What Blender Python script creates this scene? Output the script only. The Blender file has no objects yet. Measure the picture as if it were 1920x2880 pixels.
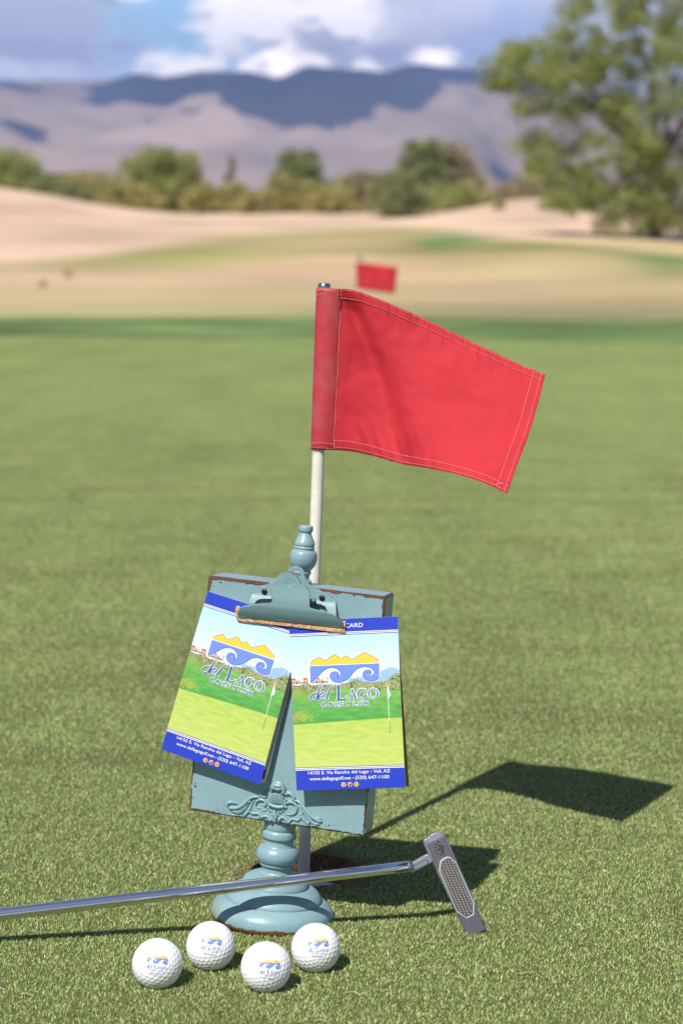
import bpy, bmesh, math, random
import numpy as np
from mathutils import Vector, Matrix, noise
from mathutils.geometry import delaunay_2d_cdt

random.seed(7)
rng = np.random.default_rng(7)
R = math.radians
scn = bpy.context.scene
col = scn.collection

# ------------------------------------------------------------------ camera
CAM_H = 0.617
F_PX = 5600.0                       # focal length in pixels of the 1920 x 2880 photograph (70 mm lens)
PITCH = math.atan(720.0 / F_PX)
cd = bpy.data.cameras.new('camera')
cam = bpy.data.objects.new('camera', cd)
col.objects.link(cam)
cam.location = (0, 0, CAM_H)
cam.rotation_euler = (R(90) - PITCH, 0, 0)
cd.sensor_fit = 'VERTICAL'
cd.sensor_height = 36.0
cd.lens = 70.0
cd.clip_start = 0.05
cd.clip_end = 60000
cd.dof.use_dof = True
cd.dof.focus_distance = 1.795
cd.dof.aperture_fstop = 6.8
cd.dof.aperture_blades = 9
scn.camera = cam

# ------------------------------------------------------------------ sky, sun, exposure
SUN_DOWN = Vector((0.3856, 0.6655, -1.0))            # travel of the light
SUN_TO = -SUN_DOWN.normalized()
SUN_EL = math.asin(SUN_TO.z)
SUN_AZ = math.atan2(SUN_TO.x, SUN_TO.y)
scn.view_settings.view_transform = 'Standard'
scn.view_settings.look = 'None'
scn.view_settings.exposure = 0.24
scn.view_settings.gamma = 1.0
scn.view_settings.use_curve_mapping = False

sl = bpy.data.lights.new('sun', 'SUN')
sl.energy = 5.0
sl.angle = R(0.53)
sl.color = (1.0, 0.96, 0.9)
sun = bpy.data.objects.new('sun', sl)
col.objects.link(sun)
sun.rotation_euler = SUN_TO.to_track_quat('Z', 'Y').to_euler()


class NT:
    """tiny helper for node trees"""
    def __init__(self, tree):
        self.t = tree
        self.n = tree.nodes
        self.l = tree.links

    def new(self, kind, **kw):
        nd = self.n.new(kind)
        for k, v in kw.items():
            setattr(nd, k, v)
        return nd

    def put(self, sock, v):
        if hasattr(v, 'is_output'):
            self.l.new(v, sock)
        elif v is not None:
            sock.default_value = v

    def m(self, op, a, b=None, c=None, clamp=False):
        nd = self.new('ShaderNodeMath', operation=op)
        nd.use_clamp = clamp
        self.put(nd.inputs[0], a)
        self.put(nd.inputs[1], b)
        self.put(nd.inputs[2], c)
        return nd.outputs[0]

    def mix(self, f, a, b, blend='MIX'):
        nd = self.new('ShaderNodeMix', data_type='RGBA', blend_type=blend)
        self.put(nd.inputs[0], f)
        self.put(nd.inputs[6], a)
        self.put(nd.inputs[7], b)
        return nd.outputs[2]

    def step(self, x, lo, hi):
        nd = self.new('ShaderNodeMapRange', interpolation_type='SMOOTHSTEP')
        self.put(nd.inputs[0], x)
        nd.inputs[1].default_value = lo
        nd.inputs[2].default_value = hi
        return nd.outputs[0]

    def noise(self, vec, scale, detail=3, rough=0.5, dist=0.0):
        nd = self.new('ShaderNodeTexNoise')
        self.put(nd.inputs['Vector'], vec)
        nd.inputs['Scale'].default_value = scale
        nd.inputs['Detail'].default_value = detail
        nd.inputs['Roughness'].default_value = rough
        nd.inputs['Distortion'].default_value = dist
        return nd.outputs['Fac']


def c4(c, a=1.0):
    return (c[0], c[1], c[2], a)


def s2l(r, g, b):
    f = lambda v: (v / 255.0) / 12.92 if v <= 10 else (((v / 255.0) + 0.055) / 1.055) ** 2.4
    return (f(r), f(g), f(b))


# ---- world: Nishita sky with clouds in it
world = bpy.data.worlds.new('World')
scn.world = world
world.use_nodes = True
W = NT(world.node_tree)
W.n.clear()
sky = W.new('ShaderNodeTexSky', sky_type='NISHITA')
sky.sun_disc = False
sky.sun_elevation = SUN_EL
sky.sun_rotation = SUN_AZ
sky.air_density = 1.0
sky.dust_density = 0.6
sky.ozone_density = 1.5
tc = W.new('ShaderNodeTexCoord')
sep = W.new('ShaderNodeSeparateXYZ')
W.l.new(tc.outputs['Generated'], sep.inputs[0])
ymax = W.m('MAXIMUM', sep.outputs[1], 0.02)
az = W.m('DIVIDE', sep.outputs[0], ymax)              # slopes seen from the tee, x / y and z / y
el = W.m('DIVIDE', sep.outputs[2], ymax)
comb = W.new('ShaderNodeCombineXYZ')
W.put(comb.inputs[0], sep.outputs[0])
W.put(comb.inputs[1], sep.outputs[1])
W.put(comb.inputs[2], W.m('MULTIPLY', sep.outputs[2], 2.3))
nA = W.noise(comb.outputs[0], 58.0, 5, 0.55)
nB = W.noise(comb.outputs[0], 9.0, 4, 0.5, 0.3)
nC = W.noise(comb.outputs[0], 2.6, 5, 0.55, 0.2)
sky_lvl = 0.05                                        # strength of the Background
K = 1.0 / sky_lvl
low_sky = W.m('SUBTRACT', 0.9, W.m('MULTIPLY', W.step(sep.outputs[2], 0.05, 0.22), 0.9))     # pale towards the horizon
skycol = W.mix(low_sky, sky.outputs[0], c4([v * K for v in (0.36, 0.56, 0.84)]))
# broad cloud cover, the same everywhere in the sky
cover = W.step(nC, 0.44, 0.56)
high = W.step(sep.outputs[2], 0.12, 0.35)
cover = W.m('MULTIPLY', cover, W.m('SUBTRACT', 1.0, W.m('MULTIPLY', high, 0.85)))
tone = W.step(nB, 0.36, 0.64)
cloudcol = W.mix(tone, c4([v * K for v in (0.30, 0.34, 0.52)]), c4([v * K for v in (0.50, 0.52, 0.68)]))
sk = W.mix(cover, skycol, cloudcol)


def blob(base, px, py, rx, ry, colr, soft=0.55, strength=1.0, wob=0.5):
    """one cloud (or gap) at a bearing of the place"""
    a0 = (px - 960) / F_PX
    e0 = (720 - py) / F_PX
    dx = W.m('DIVIDE', W.m('SUBTRACT', az, a0), rx / F_PX)
    dy = W.m('DIVIDE', W.m('SUBTRACT', el, e0), ry / F_PX)
    d = W.m('SQRT', W.m('ADD', W.m('MULTIPLY', dx, dx), W.m('MULTIPLY', dy, dy)))
    d = W.m('ADD', d, W.m('MULTIPLY', W.m('SUBTRACT', nA, 0.5), wob * 7.5))
    f = W.m('SUBTRACT', 1.0, W.step(d, 1.0 - soft, 1.0 + soft))
    front = W.m('GREATER_THAN', sep.outputs[1], 0.05)
    f = W.m('MULTIPLY', W.m('MULTIPLY', f, strength), front)
    return W.mix(f, base, c4([v * K * 2.1 for v in colr]))


LAV = s2l(176, 177, 196)
LAVD = s2l(158, 160, 186)
LAVL = s2l(206, 206, 218)
BLU = s2l(158, 200, 232)
WHT = (1.25, 1.15, 1.12)
WHB = (1.7, 1.5, 1.4)
for b in [
    (960, 90, 1200, 330, LAVL, 0.5, 0.85, 0.3),
    (1060, 150, 420, 80, LAV, 0.6, 0.9, 0.3),
    (430, 110, 150, 150, BLU, 0.3, 1.0, 0.22),
    (560, 170, 260, 60, BLU, 0.4, 0.9, 0.25),
    (330, 225, 420, 40, s2l(176, 196, 228), 0.5, 0.8, 0.3),
    (110, 90, 240, 110, LAV, 0.5, 1.0, 0.55),
    (110, 165, 250, 34, LAVD, 0.5, 0.75, 0.3),
    (40, 212, 150, 26, s2l(215, 216, 232), 0.5, 0.85, 0.4),
    (720, 72, 140, 88, WHT, 0.5, 0.9, 0.45),
    (390, 0, 50, 30, WHT, 0.5, 0.8, 0.3),
    (1000, 62, 120, 76, WHT, 0.5, 0.9, 0.45),
    (860, 20, 200, 40, WHT, 0.6, 0.6, 0.5),
    (1160, 60, 90, 110, LAVL, 0.5, 0.8, 0.3),
    (1340, 40, 120, 60, s2l(212, 212, 230), 0.4, 0.85, 0.4),
    (1040, 170, 300, 30, LAVD, 0.6, 0.7, 0.3),
    (1440, 150, 130, 110, s2l(158, 176, 216), 0.6, 0.75, 0.3),
    (505, 205, 90, 38, WHT, 0.5, 0.95, 0.4),
    (790, 196, 85, 50, WHB, 0.4, 0.95, 0.35),
    (890, 193, 60, 28, WHT, 0.4, 0.95, 0.3),
    (1030, 203, 45, 22, WHT, 0.4, 0.9, 0.3),
    (1215, 182, 52, 26, WHB, 0.5, 0.9, 0.35),
]:
    sk = blob(sk, *b[:4], b[4], *b[5:])
bg = W.new('ShaderNodeBackground')
bg.inputs['Strength'].default_value = sky_lvl
W.l.new(sk, bg.inputs[0])
wo = W.new('ShaderNodeOutputWorld')
W.l.new(bg.outputs[0], wo.inputs[0])


# ------------------------------------------------------------------ helpers
def ray(px, py):
    u = (px - 960) / F_PX
    v = (1440 - py) / F_PX
    cp, sp = math.cos(PITCH), math.sin(PITCH)
    return Vector((u, cp + v * sp, -sp + v * cp))


EYE = Vector((0, 0, CAM_H))


def at_z(px, py, z=0.0):
    d = ray(px, py)
    return EYE + d * ((z - CAM_H) / d.z)


def at_y(px, py, y):
    d = ray(px, py)
    return EYE + d * (y / d.y)


def at_plane(px, py, p0, n):
    d = ray(px, py)
    return EYE + d * ((p0 - EYE).dot(n) / d.dot(n))


def tag(o, label=None, cat=None, group=None, kind=None):
    if label: o['label'] = label
    if cat: o['category'] = cat
    if group: o['group'] = group
    if kind: o['kind'] = kind
    return o


def empty(name, loc=(0, 0, 0), rot=None):
    o = bpy.data.objects.new(name, None)
    o.empty_display_size = 0.02
    col.objects.link(o)
    o.location = loc
    if rot is not None:
        o.rotation_euler = rot
    return o


def link(name, me, mat=None, parent=None, smooth=False):
    if mat is not None and not me.materials:
        for m_ in (mat if isinstance(mat, (list, tuple)) else [mat]):
            me.materials.append(m_)
    o = bpy.data.objects.new(name, me)
    col.objects.link(o)
    if parent is not None:
        o.parent = parent
    if smooth:
        me.polygons.foreach_set('use_smooth', [True] * len(me.polygons))
    return o


def mesh_np(name, V, F, mat=None, parent=None, smooth=False, colors=None):
    V = np.asarray(V, np.float32)
    me = bpy.data.meshes.new(name)
    if isinstance(F, np.ndarray):
        k = F.shape[1]
        me.vertices.add(len(V))
        me.vertices.foreach_set('co', V.ravel())
        me.loops.add(F.size)
        me.loops.foreach_set('vertex_index', F.astype(np.int32).ravel())
        me.polygons.add(len(F))
        me.polygons.foreach_set('loop_start', np.arange(0, F.size, k, dtype=np.int32))
        me.update(calc_edges=True)
        me.validate()
    else:
        me.from_pydata([tuple(v) for v in V], [], F)
    if colors is not None:
        at = me.color_attributes.new('Col', 'FLOAT_COLOR', 'POINT')
        c = np.ones((len(V), 4), np.float32)
        c[:, :3] = colors
        at.data.foreach_set('color', c.ravel())
    return link(name, me, mat, parent, smooth)


def from_bm(name, bm, mat=None, parent=None, smooth=False):
    me = bpy.data.meshes.new(name)
    bmesh.ops.recalc_face_normals(bm, faces=bm.faces)
    bm.to_mesh(me)
    bm.free()
    return link(name, me, mat, parent, smooth)


def lathe(profile, n=64, cap=True):
    """profile: list of (r, z); returns V, F"""
    V, F = [], []
    for (r, z) in profile:
        for i in range(n):
            a = 2 * math.pi * i / n
            V.append((r * math.cos(a), r * math.sin(a), z))
    for j in range(len(profile) - 1):
        for i in range(n):
            k = (i + 1) % n
            F.append((j * n + i, j * n + k, (j + 1) * n + k, (j + 1) * n + i))
    if cap:
        F.append(tuple(range(n))[::-1])
        F.append(tuple((len(profile) - 1) * n + i for i in range(n)))
    return V, F


def catmull(pts, per=8):
    P = [np.array(p, float) for p in pts]
    P = [2 * P[0] - P[1]] + P + [2 * P[-1] - P[-2]]
    out = []
    for i in range(1, len(P) - 2):
        for k in range(per):
            t = k / per
            a, b, c, d = P[i - 1], P[i], P[i + 1], P[i + 2]
            out.append(0.5 * ((2 * b) + (c - a) * t + (2 * a - 5 * b + 4 * c - d) * t * t + (-a + 3 * b - 3 * c + d) * t ** 3))
    out.append(P[-2])
    return out


def tube_geo(pts, radii, n=10, flat=None, V=None, F=None, cap=True):
    """swept tube; flat = (axis vector, factor) squashes it along an axis"""
    V = [] if V is None else V
    F = [] if F is None else F
    pts = [Vector(p) for p in pts]
    base = len(V)
    up = Vector((0, 0, 1))
    prev = None
    for i, p in enumerate(pts):
        t = (pts[min(i + 1, len(pts) - 1)] - pts[max(i - 1, 0)])
        t = t.normalized() if t.length > 1e-9 else Vector((1, 0, 0))
        if prev is None:
            a = t.orthogonal().normalized()
        else:
            a = (prev - t * prev.dot(t)).normalized()
        prev = a
        b = t.cross(a)
        for k in range(n):
            th = 2 * math.pi * k / n
            off = (a * math.cos(th) + b * math.sin(th)) * radii[i]
            if flat is not None:
                ax, fac = flat
                off = off - ax * off.dot(ax) * (1 - fac)
            V.append(tuple(p + off))
    for i in range(len(pts) - 1):
        for k in range(n):
            k2 = (k + 1) % n
            F.append((base + i * n + k, base + i * n + k2, base + (i + 1) * n + k2, base + (i + 1) * n + k))
    if cap:
        F.append(tuple(base + k for k in range(n))[::-1])
        F.append(tuple(base + (len(pts) - 1) * n + k for k in range(n)))
    return V, F


def fbm(x, y, sc, oct_=4, seed=0.0):
    v, a = 0.0, 1.0
    for o_ in range(oct_):
        v += a * noise.noise(Vector((x * sc, y * sc, seed + o_ * 7.3)))
        sc *= 2.03
        a *= 0.5
    return v


# ------------------------------------------------------------------ materials
def mat(name, color=(0.5, 0.5, 0.5), rough=0.6, metal=0.0, spec=0.5):
    m_ = bpy.data.materials.new(name)
    m_.use_nodes = True
    b = m_.node_tree.nodes['Principled BSDF']
    b.inputs['Base Color'].default_value = c4(color)
    b.inputs['Roughness'].default_value = rough
    b.inputs['Metallic'].default_value = metal
    b.inputs['Specular IOR Level'].default_value = spec
    return m_


def pbr(m_):
    return m_.node_tree.nodes['Principled BSDF']


def vary(m_, color, amount=0.12, scale=30.0, bump=0.0, bscale=200.0, coord='Object', dist=0.001):
    """noise-varied colour and optional fine relief"""
    T = NT(m_.node_tree)
    b = pbr(m_)
    co = T.new('ShaderNodeTexCoord').outputs[coord]
    nz = T.noise(co, scale, 4, 0.6)
    lo = tuple(v * (1 - amount) for v in color)
    hi = tuple(min(1, v * (1 + amount)) for v in color)
    T.l.new(T.mix(T.step(nz, 0.3, 0.7), c4(lo), c4(hi)), b.inputs['Base Color'])
    if bump:
        bp = T.new('ShaderNodeBump')
        bp.inputs['Strength'].default_value = bump
        bp.inputs['Distance'].default_value = dist
        T.l.new(T.noise(co, bscale, 4, 0.6), bp.inputs['Height'])
        T.l.new(bp.outputs[0], b.inputs['Normal'])
    return m_


def vcol_mat(name, rough=0.5, spec=0.4):
    m_ = mat(name, rough=rough, spec=spec)
    T = NT(m_.node_tree)
    a = T.new('ShaderNodeVertexColor', layer_name='Col')
    T.l.new(a.outputs[0], pbr(m_).inputs['Base Color'])
    return m_


TEAL = (0.222, 0.352, 0.385)
BROWN_ = (0.115, 0.052, 0.03)


def painted_wood(name, dims=None, base_rim=False):
    """pale teal paint, chipped to dark primer and brown wood along the edges"""
    m_ = mat(name, TEAL, 0.34, 0, 0.5)
    T = NT(m_.node_tree)
    b = pbr(m_)
    co = T.new('ShaderNodeTexCoord').outputs['Object']
    n1 = T.noise(co, 45.0, 5, 0.65)
    n2 = T.noise(co, 260.0, 3, 0.6)
    n3 = T.noise(co, 22.0, 3, 0.5)
    c0 = T.mix(T.step(n3, 0.3, 0.7), c4([v * 0.93 for v in TEAL]), c4([v * 1.06 for v in TEAL]))
    out = T.mix(T.m('MULTIPLY', T.step(T.noise(co, 75.0, 5, 0.75, 0.8), 0.55, 0.72), 0.35), c0, c4((0.33, 0.42, 0.42)))
    out = T.mix(T.m('MULTIPLY', T.step(T.noise(co, 34.0, 5, 0.7, 1.2), 0.60, 0.74), 0.35), out, c4((0.17, 0.20, 0.14)))
    sp_ = T.new('ShaderNodeSeparateXYZ')
    T.l.new(co, sp_.inputs[0])
    if dims:
        (w, t, zb, zt) = dims
        dx = T.m('SUBTRACT', w / 2, T.m('ABSOLUTE', sp_.outputs[0]))
        dyf = T.m('ADD', sp_.outputs[1], t / 2)
        dz = T.m('MINIMUM', T.m('SUBTRACT', sp_.outputs[2], zb), T.m('SUBTRACT', zt, sp_.outputs[2]))
        # median of the three distances = distance to the nearest front edge
        mn, mx = T.m('MINIMUM', dx, dyf), T.m('MAXIMUM', dx, dyf)
        ed = T.m('MAXIMUM', mn, T.m('MINIMUM', mx, dz))
        topb = T.m('MULTIPLY', T.step(sp_.outputs[2], zt - 0.03, zt - 0.005), 0.0016)
        n4 = T.step(T.noise(co, 26.0, 3, 0.6), 0.40, 0.62)
        nn = T.m('ADD', T.m('MULTIPLY', n1, 0.0060), T.m('MULTIPLY', n2, 0.0022))
        nn = T.m('ADD', T.m('SUBTRACT', nn, 0.0035), T.m('ADD', topb, T.m('MULTIPLY', n4, 0.0016)))
        wear = T.m('SUBTRACT', nn, ed)
        dark = T.step(wear, -0.0001, 0.0001)
        brown = T.step(wear, 0.0002, 0.0005)
        chip = T.m('MULTIPLY', T.step(T.noise(co, 190.0, 4, 0.65, 0.6), 0.62, 0.64), T.m('SUBTRACT', 1.0, T.step(ed, 0.004, 0.008)))
        dark = T.m('MAXIMUM', dark, chip)
        bcol = T.mix(n2, c4((0.05, 0.022, 0.015)), c4((0.22, 0.11, 0.065)))
        out = T.mix(dark, out, c4((0.015, 0.014, 0.014)))
        out = T.mix(brown, out, bcol)
    if base_rim:
        z = sp_.outputs[2]
        wear = T.m('SUBTRACT', T.m('ADD', T.m('MULTIPLY', n1, 0.009), T.m('MULTIPLY', n2, 0.002)), z)
        bcol = T.mix(n2, c4((0.05, 0.02, 0.012)), c4((0.25, 0.11, 0.06)))
        # a few olive drips and a worn patch or two
        drip = T.step(T.noise(co, 42.0, 4, 0.7, 1.8), 0.60, 0.68)
        low = T.m('SUBTRACT', 1.0, T.step(z, 0.018, 0.03))
        out = T.mix(T.m('MULTIPLY', T.m('MULTIPLY', drip, low), 0.6), out, c4((0.30, 0.30, 0.12)))
        out = T.mix(T.step(wear, 0.0, 0.0008), out, bcol)
    T.l.new(out, b.inputs['Base Color'])
    bp = T.new('ShaderNodeBump')
    bp.inputs['Strength'].default_value = 0.4
    bp.inputs['Distance'].default_value = 0.0006
    mpb = T.new('ShaderNodeMapping')
    mpb.inputs['Scale'].default_value = (0.12, 0.12, 1.0)       # brush marks run round the turnings and across the board
    T.l.new(co, mpb.inputs[0])
    hsum = T.m('ADD', T.m('MULTIPLY', T.noise(mpb.outputs[0], 900.0, 4, 0.7), 0.7), T.m('MULTIPLY', T.noise(co, 420.0, 3, 0.6), 0.5))
    T.l.new(hsum, bp.inputs['Height'])
    T.l.new(bp.outputs[0], b.inputs['Normal'])
    return m_


M_chrome = mat('chrome', (0.82, 0.83, 0.86), 0.06, 1.0)
M_steel = vary(mat('brushed_steel', (0.48, 0.48, 0.51), 0.42, 1.0), (0.48, 0.48, 0.51), 0.06, 60, 0.12, 900, dist=0.0003)
M_print = vcol_mat('printed_card', 0.38, 0.35)
M_paper = mat('paper_white', (0.72, 0.71, 0.68), 0.6)
M_ink = vcol_mat('ink', 0.45, 0.3)

# ------------------------------------------------------------------ terrain
GREEN_Y = 14.6


def hill(x, y):
    """height of the course: flat green, then low rises up to a sandy crest"""
    pr = [(0, 0), (20, 0), (30, -0.03), (45, 0.06), (60, 0.5), (80, 1.42), (100, 2.45), (118, 3.15), (140, 2.9), (220, 2.2), (5000, 2.0)]
    z = float(np.interp(y, [p[0] for p in pr], [p[1] for p in pr]))
    if y > 17:
        k = min(1, (y - 17) / 20)
        a = x / y
        z += k * 0.30 * fbm(x, y, 0.05, 2, 3.0) + k * 0.17 * fbm(x, y, 0.13, 2, 13.0)
        z += 0.55 * math.exp(-((a - 0.105) / 0.06) ** 2 - ((y - 58) / 12) ** 2)
        z += 0.35 * math.exp(-((a + 0.0) / 0.05) ** 2 - ((y - 66) / 12) ** 2)
        z += 1.5 * math.exp(-((a + 0.19) / 0.075) ** 2 - ((y - 104) / 20) ** 2)
        z += 1.0 * math.exp(-((a - 0.10) / 0.035) ** 2 - ((y - 108) / 12) ** 2)
        z -= 0.5 * math.exp(-((a - 0.19) / 0.04) ** 2 - ((y - 100) / 22) ** 2)
    return z


MTN0, MTN1 = 4300.0, 10200.0


def crest(a):
    """height of the skyline as a slope, by bearing"""
    px = 960 + a * F_PX
    xs = [-6000, -2500, -600, 0, 120, 220, 310, 400, 470, 560, 640, 700, 780, 850, 900, 1000, 1080, 1150, 1250, 1320, 1400, 1480, 1700, 2000, 2600, 4500, 8000]
    ys = [380, 300, 262, 238, 246, 252, 240, 222, 232, 212, 212, 214, 236, 212, 208, 214, 220, 204, 200, 204, 226, 240, 262, 280, 300, 330, 420]
    return (720 - float(np.interp(px, xs, ys))) / F_PX


def mtn(x, y):
    a = x / y
    d = min(1.0, max(0.0, (y - MTN0) / (9300.0 - MTN0)))
    foot = (720 - 520) / F_PX
    sl_ = foot * min(1, d * 6) * 0.9 + (crest(a) - foot * 0.9) * d ** 0.8
    if y > 9300:
        sl_ = crest(a) * (1 - (y - 9300) / 1600)
    z = sl_ * y
    k = min(1, d * 3) * (1 - 0.8 * d ** 4)
    r = 1 - abs(fbm(x, y, 1 / 1500.0, 4, 11.0)) * 1.6
    z += k * 170 * (r - 0.62)
    r2 = 1 - abs(fbm(x + 0.3 * y, y, 1 / 520.0, 3, 17.0)) * 2.0
    z += k * 38 * (r2 - 0.5)
    z += k * 45 * fbm(x, y, 1 / 200.0, 3, 4.0)
    return z


def gblob(X, Y, px, py_d, ra, rd):
    """soft patch on the ground at bearing px and distance py_d"""
    a0 = (px - 960) / F_PX
    return np.exp(-(((X / np.maximum(Y, 1)) - a0) / (ra / F_PX)) ** 2 - ((Y - py_d) / rd) ** 2)


rows = list(np.linspace(-60, 12.8, 26)) + list(np.geomspace(13.2, 150, 200)) + list(np.geomspace(155, MTN0 - 60, 40)) + list(np.linspace(MTN0, MTN1 + 900, 170))
NC = 150
tt = np.linspace(-1, 1, NC)
warp = np.sign(tt) * (0.35 * np.abs(tt) + 0.65 * np.abs(tt) ** 3)       # finer in the middle
V = []
for y in rows:
    hw = 40 + max(0, y) * 0.75
    for t in warp:
        x = t * hw
        if y < 12.9:
            z = -0.16
        elif y < 17:
            z = -0.02 + 0.02 * (y - 12.9) / 4
        elif y < MTN0 - 100:
            z = hill(x, y)
        else:
            z = max(2.0, mtn(x, y))
        V.append((x, y, z))
V = np.array(V)
nr = len(rows)
idx = np.arange(nr * NC).reshape(nr, NC)
F = np.stack([idx[:-1, :-1], idx[:-1, 1:], idx[1:, 1:], idx[1:, :-1]], -1).reshape(-1, 4)
X, Y, Z = V[:, 0], V[:, 1], V[:, 2]
N1 = np.array([fbm(x, y, 0.16, 3, 1.0) if y < 300 else 0 for x, y in zip(X, Y)])
N2 = np.array([fbm(x, y, 0.035, 3, 9.0) if y < 300 else 0 for x, y in zip(X, Y)])
DORM = np.array([0.40, 0.315, 0.165])      # dormant straw-coloured fairway
DORM2 = np.array([0.43, 0.315, 0.205])
GRN = np.array([0.10, 0.165, 0.055])
GRN2 = np.array([0.25, 0.25, 0.08])
SAND = np.array([0.60, 0.43, 0.31])
C = np.tile(DORM, (len(V), 1)).astype(float)


def blend(C, c, w):
    w = np.clip(w, 0, 1)[:, None]
    return C * (1 - w) + c * w


C = blend(C, DORM2, gblob(X, Y, 300, 43, 1200, 9) * 0.9)
C = blend(C, DORM2, gblob(X, Y, 1300, 38, 500, 6) * 0.9)
C = blend(C, np.array([0.34, 0.31, 0.16]), np.exp(-((Y - 23) / 6) ** 2) * 0.8)
C = blend(C, GRN2, gblob(X, Y, 480, 60, 330, 8) * 1.1)
C = blend(C, DORM2 * np.array([1.05, 0.95, 0.95]), gblob(X, Y, 900, 50, 420, 5) * 0.8)
C = blend(C, DORM2 * np.array([1.0, 0.9, 0.9]), gblob(X, Y, 1050, 74, 160, 6) * 0.8)
C = blend(C, GRN2 * 0.95, gblob(X, Y, 1520, 58, 330, 8) * 1.1)
C = blend(C, GRN2, gblob(X, Y, 1000, 82, 420, 7) * 0.6)
C = blend(C, GRN2, gblob(X, Y, 820, 92, 100, 5) * 0.7)
C = blend(C, GRN * 1.3, (gblob(X, Y, 1280, 72, 95, 8) + gblob(X, Y, 1215, 66, 60, 5)) * 1.5)
C = blend(C, GRN * 1.35, gblob(X, Y, 1870, 55, 110, 8) * 1.4)
# sand: crest everywhere beyond ~95 m, and the near left slope
edge = 88 + 8 * N2 - 34 * np.exp(-((X / np.maximum(Y, 1) + 0.165) / 0.075) ** 2) - 13 * np.clip((X / np.maximum(Y, 1) - 0.03) / 0.06, 0, 1)
C = blend(C, SAND, 1 / (1 + np.exp(-(Y - edge) / 2.2)))
C = blend(C, np.array([0.33, 0.25, 0.17]), (Y > 125) * np.clip((Y - 125) / 30, 0, 1))
# longer dark rough around the green
RV = np.array([fbm(x, y, 0.9, 2, 31.0) if 12 < y < 26 else 0 for x, y in zip(X, Y)])
C = blend(C, np.array([0.13, 0.19, 0.065]) * (1.0 + 0.6 * RV)[:, None], 1 / (1 + np.exp((Y - 21.2 + 1.2 * RV + 0.25 * X - 1.2 * N2) / 0.35)))
C *= (1 + 0.30 * N1 + 0.22 * N2)[:, None]
far = Y > MTN0 - 100
NM = np.array([fbm(x, y, 1 / 700.0, 4, 21.0) if y > MTN0 - 100 else 0 for x, y in zip(X, Y)])
mc = np.array([0.42, 0.305, 0.235]) * (1 + 0.34 * NM)[:, None]
C = np.where(far[:, None], mc, C)
M_ground = vcol_mat('ground_cover', 0.95, 0.1)
Tg = NT(M_ground.node_tree)
pos = Tg.new('ShaderNodeNewGeometry').outputs['Position']
bp = Tg.new('ShaderNodeBump')
bp.inputs['Strength'].default_value = 0.5
bp.inputs['Distance'].default_value = 0.05
Tg.l.new(Tg.noise(pos, 12.0, 3), bp.inputs['Height'])
Tg.l.new(bp.outputs[0], pbr(M_ground).inputs['Normal'])
terrain = mesh_np('ground', V, F, M_ground, None, True, np.clip(C, 0, 1))
tag(terrain, 'straw coloured fairway mounds, pink sand crest and desert mountains beyond the green', kind='structure')

# ------------------------------------------------------------------ the putting green with its hole
CUP = at_z(856, 2458)
CR = 0.054


def grass_colors(T):
    p = T.new('ShaderNodeNewGeometry').outputs['Position']
    mp = T.new('ShaderNodeMapping')
    mp.inputs['Scale'].default_value = (1.0, 0.33, 1.0)
    T.l.new(p, mp.inputs[0])
    big = T.noise(mp.outputs[0], 2.2, 5, 0.6)
    mid = T.noise(p, 14.0, 3, 0.6)
    return p, big, mid


M_green = mat('putting_turf', (0.1, 0.15, 0.05), 0.9, 0, 0.1)
T = NT(M_green.node_tree)
p, big, mid = grass_colors(T)
spz = T.new('ShaderNodeSeparateXYZ')
T.l.new(p, spz.inputs[0])
farf = T.step(spz.outputs[1], 5.6, 8.2)
nearc = T.mix(T.step(T.noise(p, 500.0, 3, 0.7), 0.35, 0.65), c4((0.05, 0.07, 0.02)), c4((0.17, 0.17, 0.07)))
fa = T.mix(T.step(big, 0.34, 0.66), c4((0.150, 0.195, 0.072)), c4((0.205, 0.240, 0.092)))
fa = T.mix(T.m('MULTIPLY', T.step(mid, 0.3, 0.7), 0.35), fa, c4((0.26, 0.28, 0.12)))
T.l.new(T.mix(T.m('MULTIPLY', farf, 0.6), nearc, fa), pbr(M_green).inputs['Base Color'])

gx0, gx1, gy0, gy1 = CUP.x - 0.09, CUP.x + 0.09, CUP.y - 0.09, CUP.y + 0.09
xs = sorted(list(np.linspace(-13, gx0, 12)) + list(np.linspace(gx0, gx1, 9))[1:-1] + list(np.linspace(gx1, 13, 12)))
ys = sorted(list(np.linspace(-6, gy0, 14)) + list(np.linspace(gy0, gy1, 9))[1:-1] + list(np.linspace(gy1, GREEN_Y, 24)))


def front_edge(x, y):
    # far edge of the green curves a little nearer on the right
    if y > 10:
        y = 10 + (y - 10) * ((GREEN_Y - 0.24 * max(-4, min(4, x)) + 0.15 * math.sin(x * 1.7)) - 10) / (GREEN_Y - 10)
    return y


bm = bmesh.new()
grid = [[bm.verts.new((x, front_edge(x, y), 0.004)) for x in xs] for y in ys]
sq = []
for j in range(len(ys) - 1):
    for i in range(len(xs) - 1):
        cx, cy = (xs[i] + xs[i + 1]) / 2, (ys[j] + ys[j + 1]) / 2
        if gx0 < cx < gx1 and gy0 < cy < gy1:
            continue
        bm.faces.new((grid[j][i], grid[j][i + 1], grid[j + 1][i + 1], grid[j + 1][i]))
i0, i1 = xs.index(min(xs, key=lambda v: abs(v - gx0))), xs.index(min(xs, key=lambda v: abs(v - gx1)))
j0, j1 = ys.index(min(ys, key=lambda v: abs(v - gy0))), ys.index(min(ys, key=lambda v: abs(v - gy1)))
loop = [grid[j0][i] for i in range(i0, i1)] + [grid[j][i1] for j in range(j0, j1)] + [grid[j1][i] for i in range(i1, i0, -1)] + [grid[j][i0] for j in range(j1, j0, -1)]
ring = []
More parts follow.
